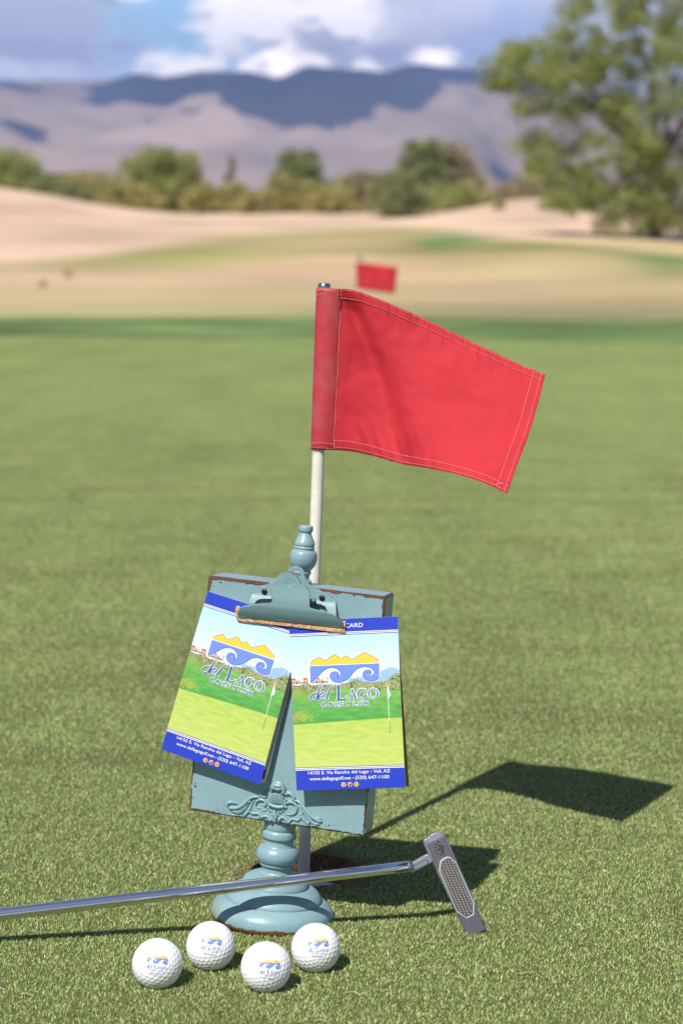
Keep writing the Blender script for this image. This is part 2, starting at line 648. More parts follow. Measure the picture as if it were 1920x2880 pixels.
for k, v in enumerate(loop):
    d = (v.co - CUP)
    d.z = 0
    ring.append(bm.verts.new(CUP + d.normalized() * (CR + 0.0008 * math.sin(k * 2.1)) + Vector((0, 0, 0.004))))
for k in range(len(loop)):
    k2 = (k + 1) % len(loop)
    bm.faces.new((loop[k], loop[k2], ring[k2], ring[k]))
green = from_bm('putting_green', bm, M_green)
tag(green, kind='structure')

# the hole: soil collar, white liner, bottom
M_soil = vary(mat('soil', (0.10, 0.06, 0.035), 0.95), (0.10, 0.055, 0.032), 0.6, 250, 1.0, 400, dist=0.002)
M_liner = mat('white_plastic', (0.7, 0.69, 0.66), 0.4)
cup = empty('hole_cup', CUP)
tag(cup, 'round golf hole cut in the green behind the clipboard stand', 'golf hole')
n = 56
V, F = [], []
for j in range(6):
    for i in range(n):
        a = 2 * math.pi * i / n
        rr = CR + (0.0012 * noise.noise(Vector((math.cos(a) * 6, math.sin(a) * 6, j * 1.3))) if j < 5 else 0)
        V.append((rr * math.cos(a), rr * math.sin(a), 0.0035 - j * 0.0055))
for j in range(5):
    for i in range(n):
        k = (i + 1) % n
        F.append((j * n + i, (j + 1) * n + i, (j + 1) * n + k, j * n + k))
mesh_np('soil_wall', V, F, M_soil, cup, True)
V, F = lathe([(0.0535, -0.024), (0.0535, -0.105), (0.0515, -0.105), (0.0515, -0.024), (0.0535, -0.024)], 56, False)
mesh_np('liner', V, F, M_liner, cup, True)
V, F = lathe([(0.0, -0.104), (0.0514, -0.104)], 40, False)
mesh_np('cup_floor', V, F, M_liner, cup)

# ------------------------------------------------------------------ grass blades
M_blade = bpy.data.materials.new('grass_blade')
M_blade.use_nodes = True
T = NT(M_blade.node_tree)
T.n.clear()
at = T.new('ShaderNodeVertexColor', layer_name='Col')
p, big, mid = grass_colors(T)
ton = T.m('ADD', 0.68, T.m('MULTIPLY', big, 0.66))
ton = T.m('MULTIPLY', ton, T.m('ADD', 0.76, T.m('MULTIPLY', mid, 0.48)))
yel = T.m('MULTIPLY', T.step(T.noise(p, 1.3, 4, 0.6), 0.45, 0.66), 0.12)
hs = T.new('ShaderNodeVectorMath', operation='SCALE')
T.l.new(at.outputs[0], hs.inputs[0])
T.l.new(ton, hs.inputs['Scale'])
# straw patches
stp = T.m('MULTIPLY', T.step(T.noise(p, 38.0, 3, 0.6), 0.52, 0.72), 0.30)
cc = T.mix(yel, T.mix(stp, hs.outputs[0], c4((0.62, 0.55, 0.29))), c4((0.56, 0.50, 0.22)))
df = T.new('ShaderNodeBsdfDiffuse')
tr = T.new('ShaderNodeBsdfTranslucent')
gl = T.new('ShaderNodeBsdfGlossy')
gl.inputs['Roughness'].default_value = 0.45
gl.inputs['Color'].default_value = (0.9, 0.95, 0.85, 1)
T.l.new(cc, df.inputs[0])
T.l.new(cc, tr.inputs[0])
mx = T.new('ShaderNodeMixShader')
mx.inputs[0].default_value = 0.28
T.l.new(df.outputs[0], mx.inputs[1])
T.l.new(tr.outputs[0], mx.inputs[2])
mx2 = T.new('ShaderNodeMixShader')
mx2.inputs[0].default_value = 0.04
T.l.new(mx.outputs[0], mx2.inputs[1])
T.l.new(gl.outputs[0], mx2.inputs[2])
om = T.new('ShaderNodeOutputMaterial')
T.l.new(mx2.outputs[0], om.inputs[0])


def blades(P, hscale=1.0, wscale=1.0):
    n = len(P)
    h = rng.uniform(0.0017, 0.0036, n) * hscale
    w = rng.uniform(0.00028, 0.00052, n) * wscale
    th = rng.uniform(0, 2 * np.pi, n)
    le = rng.uniform(0.15, 1.25, n) * h
    dx, dy = np.cos(th), np.sin(th)
    ph = th + rng.uniform(0.9, 2.2, n)
    wx, wy = np.cos(ph) * w, np.sin(ph) * w
    V = np.zeros((n, 5, 3))
    z0 = P[:, 2]
    V[:, 0] = np.stack([P[:, 0] - wx, P[:, 1] - wy, z0], 1)
    V[:, 1] = np.stack([P[:, 0] + wx, P[:, 1] + wy, z0], 1)
    mxx, myy = P[:, 0] + dx * le * 0.35, P[:, 1] + dy * le * 0.35
    V[:, 2] = np.stack([mxx + wx * 0.8, myy + wy * 0.8, z0 + h * 0.6], 1)
    V[:, 3] = np.stack([mxx - wx * 0.8, myy - wy * 0.8, z0 + h * 0.6], 1)
    V[:, 4] = np.stack([P[:, 0] + dx * le, P[:, 1] + dy * le, z0 + h], 1)
    o_ = (np.arange(n) * 5)[:, None]
    F = np.concatenate([o_ + np.array([[0, 1, 2]]), o_ + np.array([[0, 2, 3]]), o_ + np.array([[3, 2, 4]])], 0)
    g = np.array([[0.28, 0.405, 0.105], [0.35, 0.47, 0.14], [0.43, 0.51, 0.195], [0.195, 0.305, 0.075]])
    s = np.array([[0.74, 0.66, 0.40], [0.62, 0.53, 0.30], [0.50, 0.38, 0.22]])
    cg = g[rng.integers(0, 4, n)]
    cs = s[rng.integers(0, 3, n)]
    m_ = (rng.random(n) < 0.15)[:, None]
    c = np.where(m_, cs, cg) * rng.uniform(0.8, 1.22, n)[:, None]
    return V.reshape(-1, 3), F, np.repeat(c, 5, 0)


x0, x1, y0, y1 = -0.46, 0.46, 1.40, 2.36
NB = 370000
P = np.stack([rng.uniform(x0, x1, NB), rng.uniform(y0, y1, NB), np.full(NB, 0.0035)], 1)
dh = np.hypot(P[:, 0] - CUP.x, P[:, 1] - CUP.y)
edge_ = np.minimum(np.minimum(P[:, 0] - x0, x1 - P[:, 0]), np.minimum(P[:, 1] - y0, y1 - P[:, 1]))
keep = (dh > CR + 0.001) & (rng.random(NB) < 0.35 + edge_ / 0.09)
P = P[keep]
Vn, Fn, Cn = blades(P)
# worn, straw-brown turf round the hole
dd = dh[keep]
wn = np.array([fbm(a, b, 28.0, 2, 5.0) for a, b in zip(P[dd < 0.12, 0], P[dd < 0.12, 1])])
wm = np.zeros(len(P))
wm[dd < 0.12] = np.clip(1.3 - (dd[dd < 0.12] - CR) / (0.022 + 0.022 * wn), 0, 1)
wm = np.repeat(wm, 5)[:, None] * 0.8
Cn = Cn * (1 - wm) + wm * np.array([0.30, 0.17, 0.09]) * np.repeat(rng.uniform(0.5, 1.3, len(P)), 5)[:, None]
# loose straw clippings lying on top
nc_ = 130
cp = np.stack([rng.uniform(-0.42, 0.42, nc_), rng.uniform(1.45, 2.3, nc_)], 1)
Vc, Fc = [], []
for (a, b) in cp:
    th, L_ = rng.uniform(0, 2 * np.pi), rng.uniform(0.006, 0.017)
    b0 = len(Vc)
    bend = rng.uniform(-0.5, 0.5)
    for t in (0, 0.5, 1):
        q = th + bend * t
        xx, yy = a + math.cos(q) * L_ * t, b + math.sin(q) * L_ * t
        zz = 0.0066 + 0.0016 * math.sin(t * 3)
        Vc += [(xx - math.sin(q) * .0004, yy + math.cos(q) * .0004, zz), (xx + math.sin(q) * .0004, yy - math.cos(q) * .0004, zz + .0002)]
    Fc += [(b0, b0 + 1, b0 + 3), (b0, b0 + 3, b0 + 2), (b0 + 2, b0 + 3, b0 + 5), (b0 + 2, b0 + 5, b0 + 4)]
Fc = np.array(Fc) + len(Vn)
Vn = np.vstack([Vn, np.array(Vc)])
Fn = np.vstack([Fn, Fc])
Cn = np.vstack([Cn, np.tile(np.array([0.62, 0.52, 0.32]), (len(Vc), 1))])
gn = mesh_np('grass', Vn, Fn, M_blade, None, False, Cn)
tag(gn, 'short mown bermuda grass of the putting green, green with straw flecks', 'grass', kind='stuff')

TS = 0.23
srcs = []
for k in range(4):
    nb = 13500
    P = np.stack([rng.normal(0, TS * 0.36, nb), rng.normal(0, TS * 0.36, nb), np.full(nb, 0.0)], 1)
    Vt, Ft, Ct = blades(P, 1.05, 1.2)
    me = bpy.data.meshes.new('turf_tile')
    o = mesh_np('turf_tile', Vt, Ft, M_blade, None, False, Ct)
    col.objects.unlink(o)
    srcs.append(o)
tiles = bpy.data.collections.new('turf_tiles')
for o in srcs:
    tiles.objects.link(o)
# tile rows that line up with the near patch on all four sides
pts = []
nxn = int(round((x1 - x0) / TS))
nyn = int(round((y1 - y0) / TS))
tsx, tsy = (x1 - x0) / nxn, (y1 - y0) / nyn
for j in range(-3, 58):
    yc = y0 + (j + 0.5) * tsy
    if yc > 15.4:
        break
    hw = int((0.5 + 0.22 * max(yc, 0)) / tsx) + 1
    for i in range(-hw, nxn + hw):
        if front_edge(x0 + (i + 0.5) * tsx, GREEN_Y) < yc + 0.05:
            continue
        if 0 <= i < nxn and 0 <= j < nyn:
            continue
        pts.append((x0 + (i + 0.5 + rng.uniform(-.16, .16)) * tsx, yc + rng.uniform(-.16, .16) * tsy, 0.0035))
me = bpy.data.meshes.new('grass')
me.from_pydata(pts, [], [])
g2 = link('grass', me)
tag(g2, 'mown grass spreading out beyond the props towards the far edge of the green', 'grass', kind='stuff')
ng = bpy.data.node_groups.new('turf', 'GeometryNodeTree')
ng.interface.new_socket('Geometry', in_out='INPUT', socket_type='NodeSocketGeometry')
ng.interface.new_socket('Geometry', in_out='OUTPUT', socket_type='NodeSocketGeometry')
gi = ng.nodes.new('NodeGroupInput')
go = ng.nodes.new('NodeGroupOutput')
m2p = ng.nodes.new('GeometryNodeMeshToPoints')
iop = ng.nodes.new('GeometryNodeInstanceOnPoints')
ci = ng.nodes.new('GeometryNodeCollectionInfo')
ci.inputs['Collection'].default_value = tiles
ci.inputs['Separate Children'].default_value = True
ci.inputs['Reset Children'].default_value = True
rv = ng.nodes.new('FunctionNodeRandomValue')
rv.data_type = 'INT'
rv.inputs[4].default_value = 0
rv.inputs[5].default_value = 3
rr_ = ng.nodes.new('FunctionNodeRandomValue')
rr_.data_type = 'INT'
rr_.inputs[4].default_value = 0
rr_.inputs[5].default_value = 3
rr_.inputs['Seed'].default_value = 5
mm = ng.nodes.new('ShaderNodeMath')
mm.operation = 'MULTIPLY'
mm.inputs[1].default_value = math.pi / 2
cx_ = ng.nodes.new('ShaderNodeCombineXYZ')
L = ng.links.new
L(gi.outputs[0], m2p.inputs[0])
L(m2p.outputs[0], iop.inputs['Points'])
L(ci.outputs[0], iop.inputs['Instance'])
iop.inputs['Pick Instance'].default_value = True
L(rv.outputs[2], iop.inputs['Instance Index'])
L(rr_.outputs[2], mm.inputs[0])
L(mm.outputs[0], cx_.inputs[2])
L(cx_.outputs[0], iop.inputs['Rotation'])
L(iop.outputs[0], go.inputs[0])
md = g2.modifiers.new('turf', 'NODES')
md.node_group = ng

# ------------------------------------------------------------------ clouds whose shadows lie on the mountains, and the desert haze
M_cloud = mat('cloud_white', (0.85, 0.86, 0.9), 1.0, 0, 0.0)


def slope_dist(py):
    """distance at which the mountain face shows at a given height of the view"""
    f = np.clip((520 - py) / (520 - 214.0), 0, 1)
    return MTN0 + (9300 - MTN0) * f ** 1.15


def cloud(px, py, rx, ry, seed, label, alt=2700.0):
    d = slope_dist(py)
    xm = (px - 960) / F_PX * d
    zm = CAM_H + (720 - py) / F_PX * d
    c = Vector((xm, d, zm)) - SUN_DOWN * (alt - zm)
    ax = rx / F_PX * d
    ay = max(260.0, abs(slope_dist(py - ry) - slope_dist(py + ry)) / 2)
    bm = bmesh.new()
    bmesh.ops.create_icosphere(bm, subdivisions=5, radius=1.0)
    for v in bm.verts:
        p = v.co.copy()
        q = p * 1.7 + Vector((seed, seed * 2.1, 0))
        k = 1 + 0.50 * noise.noise(q) + 0.32 * abs(noise.noise(q * 2.3)) + 0.26 * noise.noise(q * 5.5)
        v.co = Vector((p.x * ax * k, p.y * ay * k, max(p.z, -0.25) * 190 * k))
    me = bpy.data.meshes.new('cloud')
    bm.to_mesh(me)
    bm.free()
    o = link('cloud', me, M_cloud, None, True)
    o.location = c
    tag(o, kind='structure')
    return o


for i, (px, py, rx, ry) in enumerate([
    (860, 268, 300, 62), (1200, 240, 270, 36), (480, 244, 240, 26), (620, 352, 170, 26), (860, 340, 190, 30),
    (60, 362, 190, 26), (0, 250, 150, 13), (1445, 452, 44, 20), (1075, 342, 60, 12),
    (-500, 300, 260, 40), (-900, 400, 200, 30), (1900, 320, 240, 40), (2500, 260, 300, 40),
]):
    cloud(px, py, rx, ry, i * 3.7 + 1, '')

M_haze = bpy.data.materials.new('haze_air')
M_haze.use_nodes = True
T = NT(M_haze.node_tree)
T.n.clear()
pv = T.new('ShaderNodeVolumePrincipled')
pv.inputs['Color'].default_value = (0.37, 0.54, 1.0, 1)
pv.inputs['Density'].default_value = 1.25e-4
pv.inputs['Anisotropy'].default_value = 0.0
om = T.new('ShaderNodeOutputMaterial')
T.l.new(pv.outputs[0], om.inputs['Volume'])
bm = bmesh.new()
bmesh.ops.create_cube(bm, size=1.0)
for v in bm.verts:
    v.co = Vector((v.co.x * 24000, -200 + (v.co.y + 0.5) * 11800, -1.2 + (v.co.z + 0.5) * 1250))
hz = from_bm('haze', bm, M_haze)
tag(hz, 'pale blue desert haze in front of the mountains', 'haze', kind='stuff')

# ------------------------------------------------------------------ bushes and trees
M_leafs = []
for nm, cl in (('leaf_olive', (0.40, 0.37, 0.15)), ('leaf_green', (0.33, 0.36, 0.13)), ('leaf_brown', (0.36, 0.31, 0.19)), ('leaf_dark', (0.25, 0.28, 0.13)), ('leaf_mesquite', (0.30, 0.34, 0.115)), ('leaf_straw', (0.50, 0.38, 0.20))):
    m_ = bpy.data.materials.new(nm)
    m_.use_nodes = True
    T = NT(m_.node_tree)
    T.n.clear()
    df = T.new('ShaderNodeBsdfDiffuse')
    tr = T.new('ShaderNodeBsdfTranslucent')
    oi = T.new('ShaderNodeNewGeometry')
    nz = T.noise(oi.outputs['Position'], 1.1, 3, 0.6)
    cc = T.mix(T.step(nz, 0.35, 0.65), c4([v * 0.78 for v in cl]), c4([cl[0] * 1.25, cl[1] * 1.2, cl[2] * 1.15]))
    T.l.new(cc, df.inputs[0])
    T.l.new(cc, tr.inputs[0])
    ms = T.new('ShaderNodeMixShader')
    ms.inputs[0].default_value = 0.3
    T.l.new(df.outputs[0], ms.inputs[1])
    T.l.new(tr.outputs[0], ms.inputs[2])
    om = T.new('ShaderNodeOutputMaterial')
    T.l.new(ms.outputs[0], om.inputs[0])
    M_leafs.append(m_)
M_bark = vary(mat('bark', (0.12, 0.085, 0.06), 0.95), (0.12, 0.085, 0.06), 0.4, 8)


def leaves(centers, radii, per, size):
    """leaf-sized quads round clump centres"""
    n = len(centers) * per
    c = np.repeat(np.asarray(centers), per, 0)
    r = np.repeat(np.asarray(radii), per)
    d = rng.normal(size=(n, 3))
    d /= np.linalg.norm(d, axis=1)[:, None]
    p = c + d * (r * rng.random(n) ** 0.45)[:, None] * np.array([1, 1, 0.8])
    a = rng.normal(size=(n, 3))
    a /= np.linalg.norm(a, axis=1)[:, None]
    b = np.cross(a, rng.normal(size=(n, 3)))
    b /= np.linalg.norm(b, axis=1)[:, None]
    s = size * rng.uniform(0.6, 1.3, n)[:, None]
    V = np.stack([p - a * s, p + b * s * 0.45, p + a * s, p - b * s * 0.45], 1).reshape(-1, 3)
    F = np.arange(n * 4).reshape(n, 4)
    return V, F


def limb_mesh(base, tips, r0, name, parent):
    V, F = [], []
    for t_, rr in tips:
        mid = base.lerp(t_, 0.5) + Vector((rng.normal() * 0.12, rng.normal() * 0.12, 0.1)) * (t_ - base).length * 0.6
        pp = catmull([base, mid, t_], 4)
        tube_geo(pp, np.linspace(r0, rr, len(pp)), 7, None, V, F)
    return mesh_np(name, V, F, M_bark, parent, True)


def bush(px, ytop, ybase, wpx, d, mi, label, cat='bush', name='desert_bush', group='bushes along the sandy crest', flat=1.0, nclump=None, per=60):
    base = Vector(((px - 960) / F_PX * d, d, CAM_H + (720 - ybase) / F_PX * d))
    g = hill(base.x, d)
    base.z = g - 0.05
    h = CAM_H + (720 - ytop) / F_PX * d - base.z
    w = wpx / F_PX * d / 2 * (1.22 if wpx > 70 else 1.0)
    root = empty(name, base)
    tag(root, label, cat, group)
    nc = nclump or int(26 + 10 * w * h)
    cs, rs = [], []
    for k in range(nc):
        a = rng.uniform(0, 2 * np.pi)
        u = rng.random() ** 0.5
        zz = rng.uniform(0.06, 0.92)
        prof = math.sin(math.pi * min(1, 0.25 + zz * 0.72)) ** 0.6
        cs.append((math.cos(a) * u * w * 0.85 * prof, math.sin(a) * u * w * 0.8 * prof, zz * h * flat))
        rs.append(rng.uniform(0.16, 0.34) * min(w, h) + 0.08)
    V, F = leaves(cs, rs, per, 0.085 + 0.012 * h if h > 0.8 else 0.035)
    mesh_np('crown', V, F, M_leafs[mi], root)
    if h < 0.8:
        return root
    tips = [(Vector(cs[k]), 0.015) for k in rng.integers(0, nc, 7)]
    limb_mesh(Vector((0, 0, -0.1)), tips, min(0.06 + 0.012 * h, 0.02 * h), 'trunk', root)
    return root


bush(30, 428, 566, 220, 128, 1, 'bright green rounded bush at the far left edge of the crest')
bush(150, 505, 580, 170, 124, 3, 'low dark bush beside the bright green one at the left edge')
bush(285, 492, 594, 230, 122, 0, 'wide olive bush just right of the small pale house')
bush(440, 428, 596, 210, 126, 1, 'tall twin topped olive green bush left of the thin bare tree')
bush(520, 432, 596, 130, 128, 0, 'olive bush leaning against the tall twin topped one')
bush(575, 520, 590, 130, 121, 0, 'low yellowish bush at the foot of the thin bare tree')
bush(642, 432, 560, 66, 131, 2, 'thin dark upright little tree between two bush groups', 'tree', 'small_tree', flat=1.05, nclump=18, per=45)
bush(655, 520, 590, 110, 123, 0, 'low olive bush right of the thin dark tree')
bush(838, 426, 600, 150, 124, 3, 'tall round dark topped bush left of the middle of the crest')
bush(792, 505, 602, 170, 119, 0, 'brownish olive bush in front of the tall dark topped one')
bush(930, 535, 610, 170, 116, 0, 'low yellow olive bush behind the red flag')
bush(1030, 486, 600, 130, 121, 2, 'brownish bush left of the round dark green one')
bush(1118, 490, 632, 165, 103, 3, 'round deep green bush standing nearest on the slope')
bush(1185, 395, 570, 150, 130, 3, 'tall dark crest tree, left half of the broad pair', 'tree', 'mesquite_tree', group='trees on the crest')
bush(1265, 410, 570, 190, 132, 2, 'broad brownish crest tree, right half of the pair', 'tree', 'mesquite_tree', group='trees on the crest')
bush(1270, 520, 588, 190, 116, 1, 'low yellow green bush under the broad brownish tree')
bush(1400, 520, 560, 200, 124, 2, 'low brown scrub between the broad tree and the big mesquite')
bush(215, 530, 600, 150, 118, 3, 'low dark bush under the small pale house')
bush(370, 525, 602, 200, 117, 0, 'long low olive bush in front of the gap left of the tall twin topped one')
bush(720, 540, 604, 130, 117, 0, 'low yellowish scrub between the thin dark tree and the round dark topped bush')
bush(880, 520, 606, 130, 120, 1, 'small green bush just right of the round dark topped one')
bush(980, 500, 606, 150, 122, 0, 'olive bush between the low scrub and the brownish bush')
bush(1490, 500, 556, 200, 123, 2, 'low brown scrub directly left of the big mesquite crown')
bush(1395, 560, 622, 42, 100, 0, 'small upright shrub alone on the pink sand')
bush(1530, 575, 632, 60, 98, 1, 'little green shrub on the sand under the big tree')
bush(1640, 545, 600, 70, 100, 2, 'brown scrub clump at the left foot of the big tree')
bush(195, 758, 806, 24, 46, 5, 'small brown tuft on the left fairway, the farther of two', 'tuft', 'dry_tuft', 'brown tufts on the left fairway', nclump=8, per=16)
bush(128, 790, 836, 26, 38, 5, 'small brown tuft on the left fairway, the nearer of two', 'tuft', 'dry_tuft', 'brown tufts on the left fairway', nclump=8, per=16)

# small pale house beyond the crest
hy = 136.0
hb = Vector(((182 - 960) / F_PX * hy, hy, hill((182 - 960) / F_PX * hy, hy) - 0.1))
ht = CAM_H + (720 - 492) / F_PX * hy - hb.z
house = empty('house', hb)
tag(house, 'small pale pink stucco house peeking between the bushes on the left', 'house')
M_stucco = vary(mat('stucco', (0.5, 0.36, 0.3), 0.9), (0.5, 0.36, 0.3), 0.1, 3)
M_tile = mat('roof_tile', (0.16, 0.08, 0.06), 0.8)
M_glass = mat('window_glass', (0.05, 0.06, 0.07), 0.1)


def box(name, a, b, m_, parent, bev=0.0, smooth=False):
    bm = bmesh.new()
    bmesh.ops.create_cube(bm, size=1.0)
    a, b = Vector(a), Vector(b)
    for v in bm.verts:
        v.co = Vector([(a[i] + b[i]) / 2 + v.co[i] * (b[i] - a[i]) for i in range(3)])
    if bev:
        bmesh.ops.bevel(bm, geom=bm.edges[:], offset=bev, segments=2, affect='EDGES')
    return from_bm(name, bm, m_, parent, smooth)


box('wall', (-1.6, 0, 0), (0.9, 3, ht * 0.86), M_stucco, house)
box('roof', (-1.9, -0.3, ht * 0.86 + 0.003), (1.2, 3.3, ht), M_tile, house)
box('window', (-0.9, -0.03, ht * 0.45), (-0.2, 0.05, ht * 0.7), M_glass, house)

# the big mesquite on the right
rng = np.random.default_rng(21)
TD = 78.0
tb = Vector(((1835 - 960) / F_PX * TD, TD, 0))
tb.z = hill(tb.x, TD) - 0.1
tree = empty('mesquite_tree', tb)
tag(tree, 'large green mesquite tree with open feathery crown on the right', 'tree')
cs, rs = [], []


def tp(px, py, dy=0.0):
    p_ = at_y(px, py, TD + dy)
    return p_ - tb


ell = [(1760, 60, 210, 150, 80), (1960, 40, 260, 220, 60), (1560, 150, 130, 90, 36), (1445, 190, 80, 58, 22), (1400, 225, 30, 25, 4), (1640, 240, 150, 95, 42), (1520, 300, 80, 45, 12), (1470, 400, 26, 24, 3),
       (1900, 300, 190, 150, 60), (1740, 350, 130, 90, 24), (1530, 430, 60, 70, 12), (1600, 480, 110, 85, 28), (1760, 500, 140, 100, 38), (1900, 520, 150, 110, 34),
       (1640, 570, 90, 40, 14), (1790, 605, 130, 45, 26), (1930, 610, 110, 45, 20), (1590, 545, 60, 30, 4), (2100, 200, 260, 260, 70), (2120, 470, 200, 150, 40), (1850, -160, 330, 150, 60)]
for (ex, ey, ew, eh, k_) in ell:
    for _ in range(k_):
        a = rng.uniform(0, 2 * np.pi)
        u = rng.random() ** 0.5
        q = tp(ex + ew * u * math.cos(a), ey + eh * u * math.sin(a), rng.uniform(-2.6, 2.6) * min(1.0, ew / 180))
        cs.append(tuple(q))
        rs.append(rng.uniform(0.32, 0.85))
Vt, Ft = leaves(cs, rs, 112, 0.085)
half = len(Ft) // 2
mesh_np('crown', Vt, Ft, M_leafs[4], tree)
trunk0 = Vector((0, 0, 0))
tips = []
for (a_, b_, dy_) in ((1860, 330, 0), (1700, 250, -0.6), (1560, 180, 0), (1920, 120, 0.6), (1790, 80, 0), (1620, 470, -0.7), (1780, 400, 0.9), (2000, 300, 0), (1450, 200, 0.3), (1700, 560, -0.5), (2080, 180, 0), (1850, 60, 0.8)):
    tips.append((tp(a_, b_, dy_), 0.04))
V, F = [], []
fork = tp(1850, 470)
pp = catmull([trunk0, tp(1830, 560, .1), fork], 5)
tube_geo(pp, np.linspace(0.28, 0.2, len(pp)), 10, None, V, F)
mesh_np('trunk', V, F, M_bark, tree, True)
V, F = [], []
for t_, rr in tips:
    mid = fork.lerp(t_, 0.5) + Vector((rng.normal() * .3, rng.normal() * .3, 0.4))
    pp = catmull([fork, mid, t_], 5)
    tube_geo(pp, np.linspace(0.13, rr, len(pp)), 7, None, V, F)
mesh_np('limbs', V, F, M_bark, tree, True)

# ------------------------------------------------------------------ golf balls
BR = 0.02135


def ico_points(freq):
    """vertices of a geodesic sphere: the dimple centres"""
    bm = bmesh.new()
    bmesh.ops.create_icosphere(bm, subdivisions=1, radius=1.0)
    vs = [v.co.normalized() for v in bm.verts]
    fs = [[v.index for v in f.verts] for f in bm.faces]
    bm.free()
    out = {}
    for f in fs:
        A, B, Cc = (vs[i] for i in f)
        for i in range(freq + 1):
            for j in range(freq + 1 - i):
                k = freq - i - j
                p = (A * i + B * j + Cc * k).normalized()
                out[(round(p.x, 4), round(p.y, 4), round(p.z, 4))] = p
    return np.array([tuple(p) for p in out.values()])


bm = bmesh.new()
bmesh.ops.create_icosphere(bm, subdivisions=7, radius=1.0)
bv = np.array([tuple(v.co.normalized()) for v in bm.verts])
DC = ico_points(6)
best = np.full(len(bv), -1.0)
for s_ in range(0, len(bv), 20000):
    best[s_:s_ + 20000] = (bv[s_:s_ + 20000] @ DC.T).max(1)
ang = np.arccos(np.clip(best, -1, 1))
ra = 0.098
dep = np.clip(1 - (ang / ra) ** 2, 0, 1)
depth = 0.00032 * (1 - (1 - dep) ** 1.2)
rad = BR - depth
for v, r_, d_ in zip(bm.verts, rad, bv):
    v.co = Vector(d_ * r_)
me_ball = bpy.data.meshes.new('golf_ball')
bm.to_mesh(me_ball)
bm.free()
me_ball.polygons.foreach_set('use_smooth', [True] * len(me_ball.polygons))
M_ball = mat('golf_ball_white', (0.86, 0.86, 0.88), 0.28, 0, 0.5)
me_ball.materials.append(M_ball)

# ---------------- flat print, drawn as 2-D shapes and laid on a surface
PURP = s2l(78, 84, 150)
YEL = s2l(247, 198, 74)
WAVE = s2l(112, 140, 222)
LETB = s2l(74, 88, 178)
WHI = (0.86, 0.86, 0.88)
DBLUE = s2l(44, 66, 186)


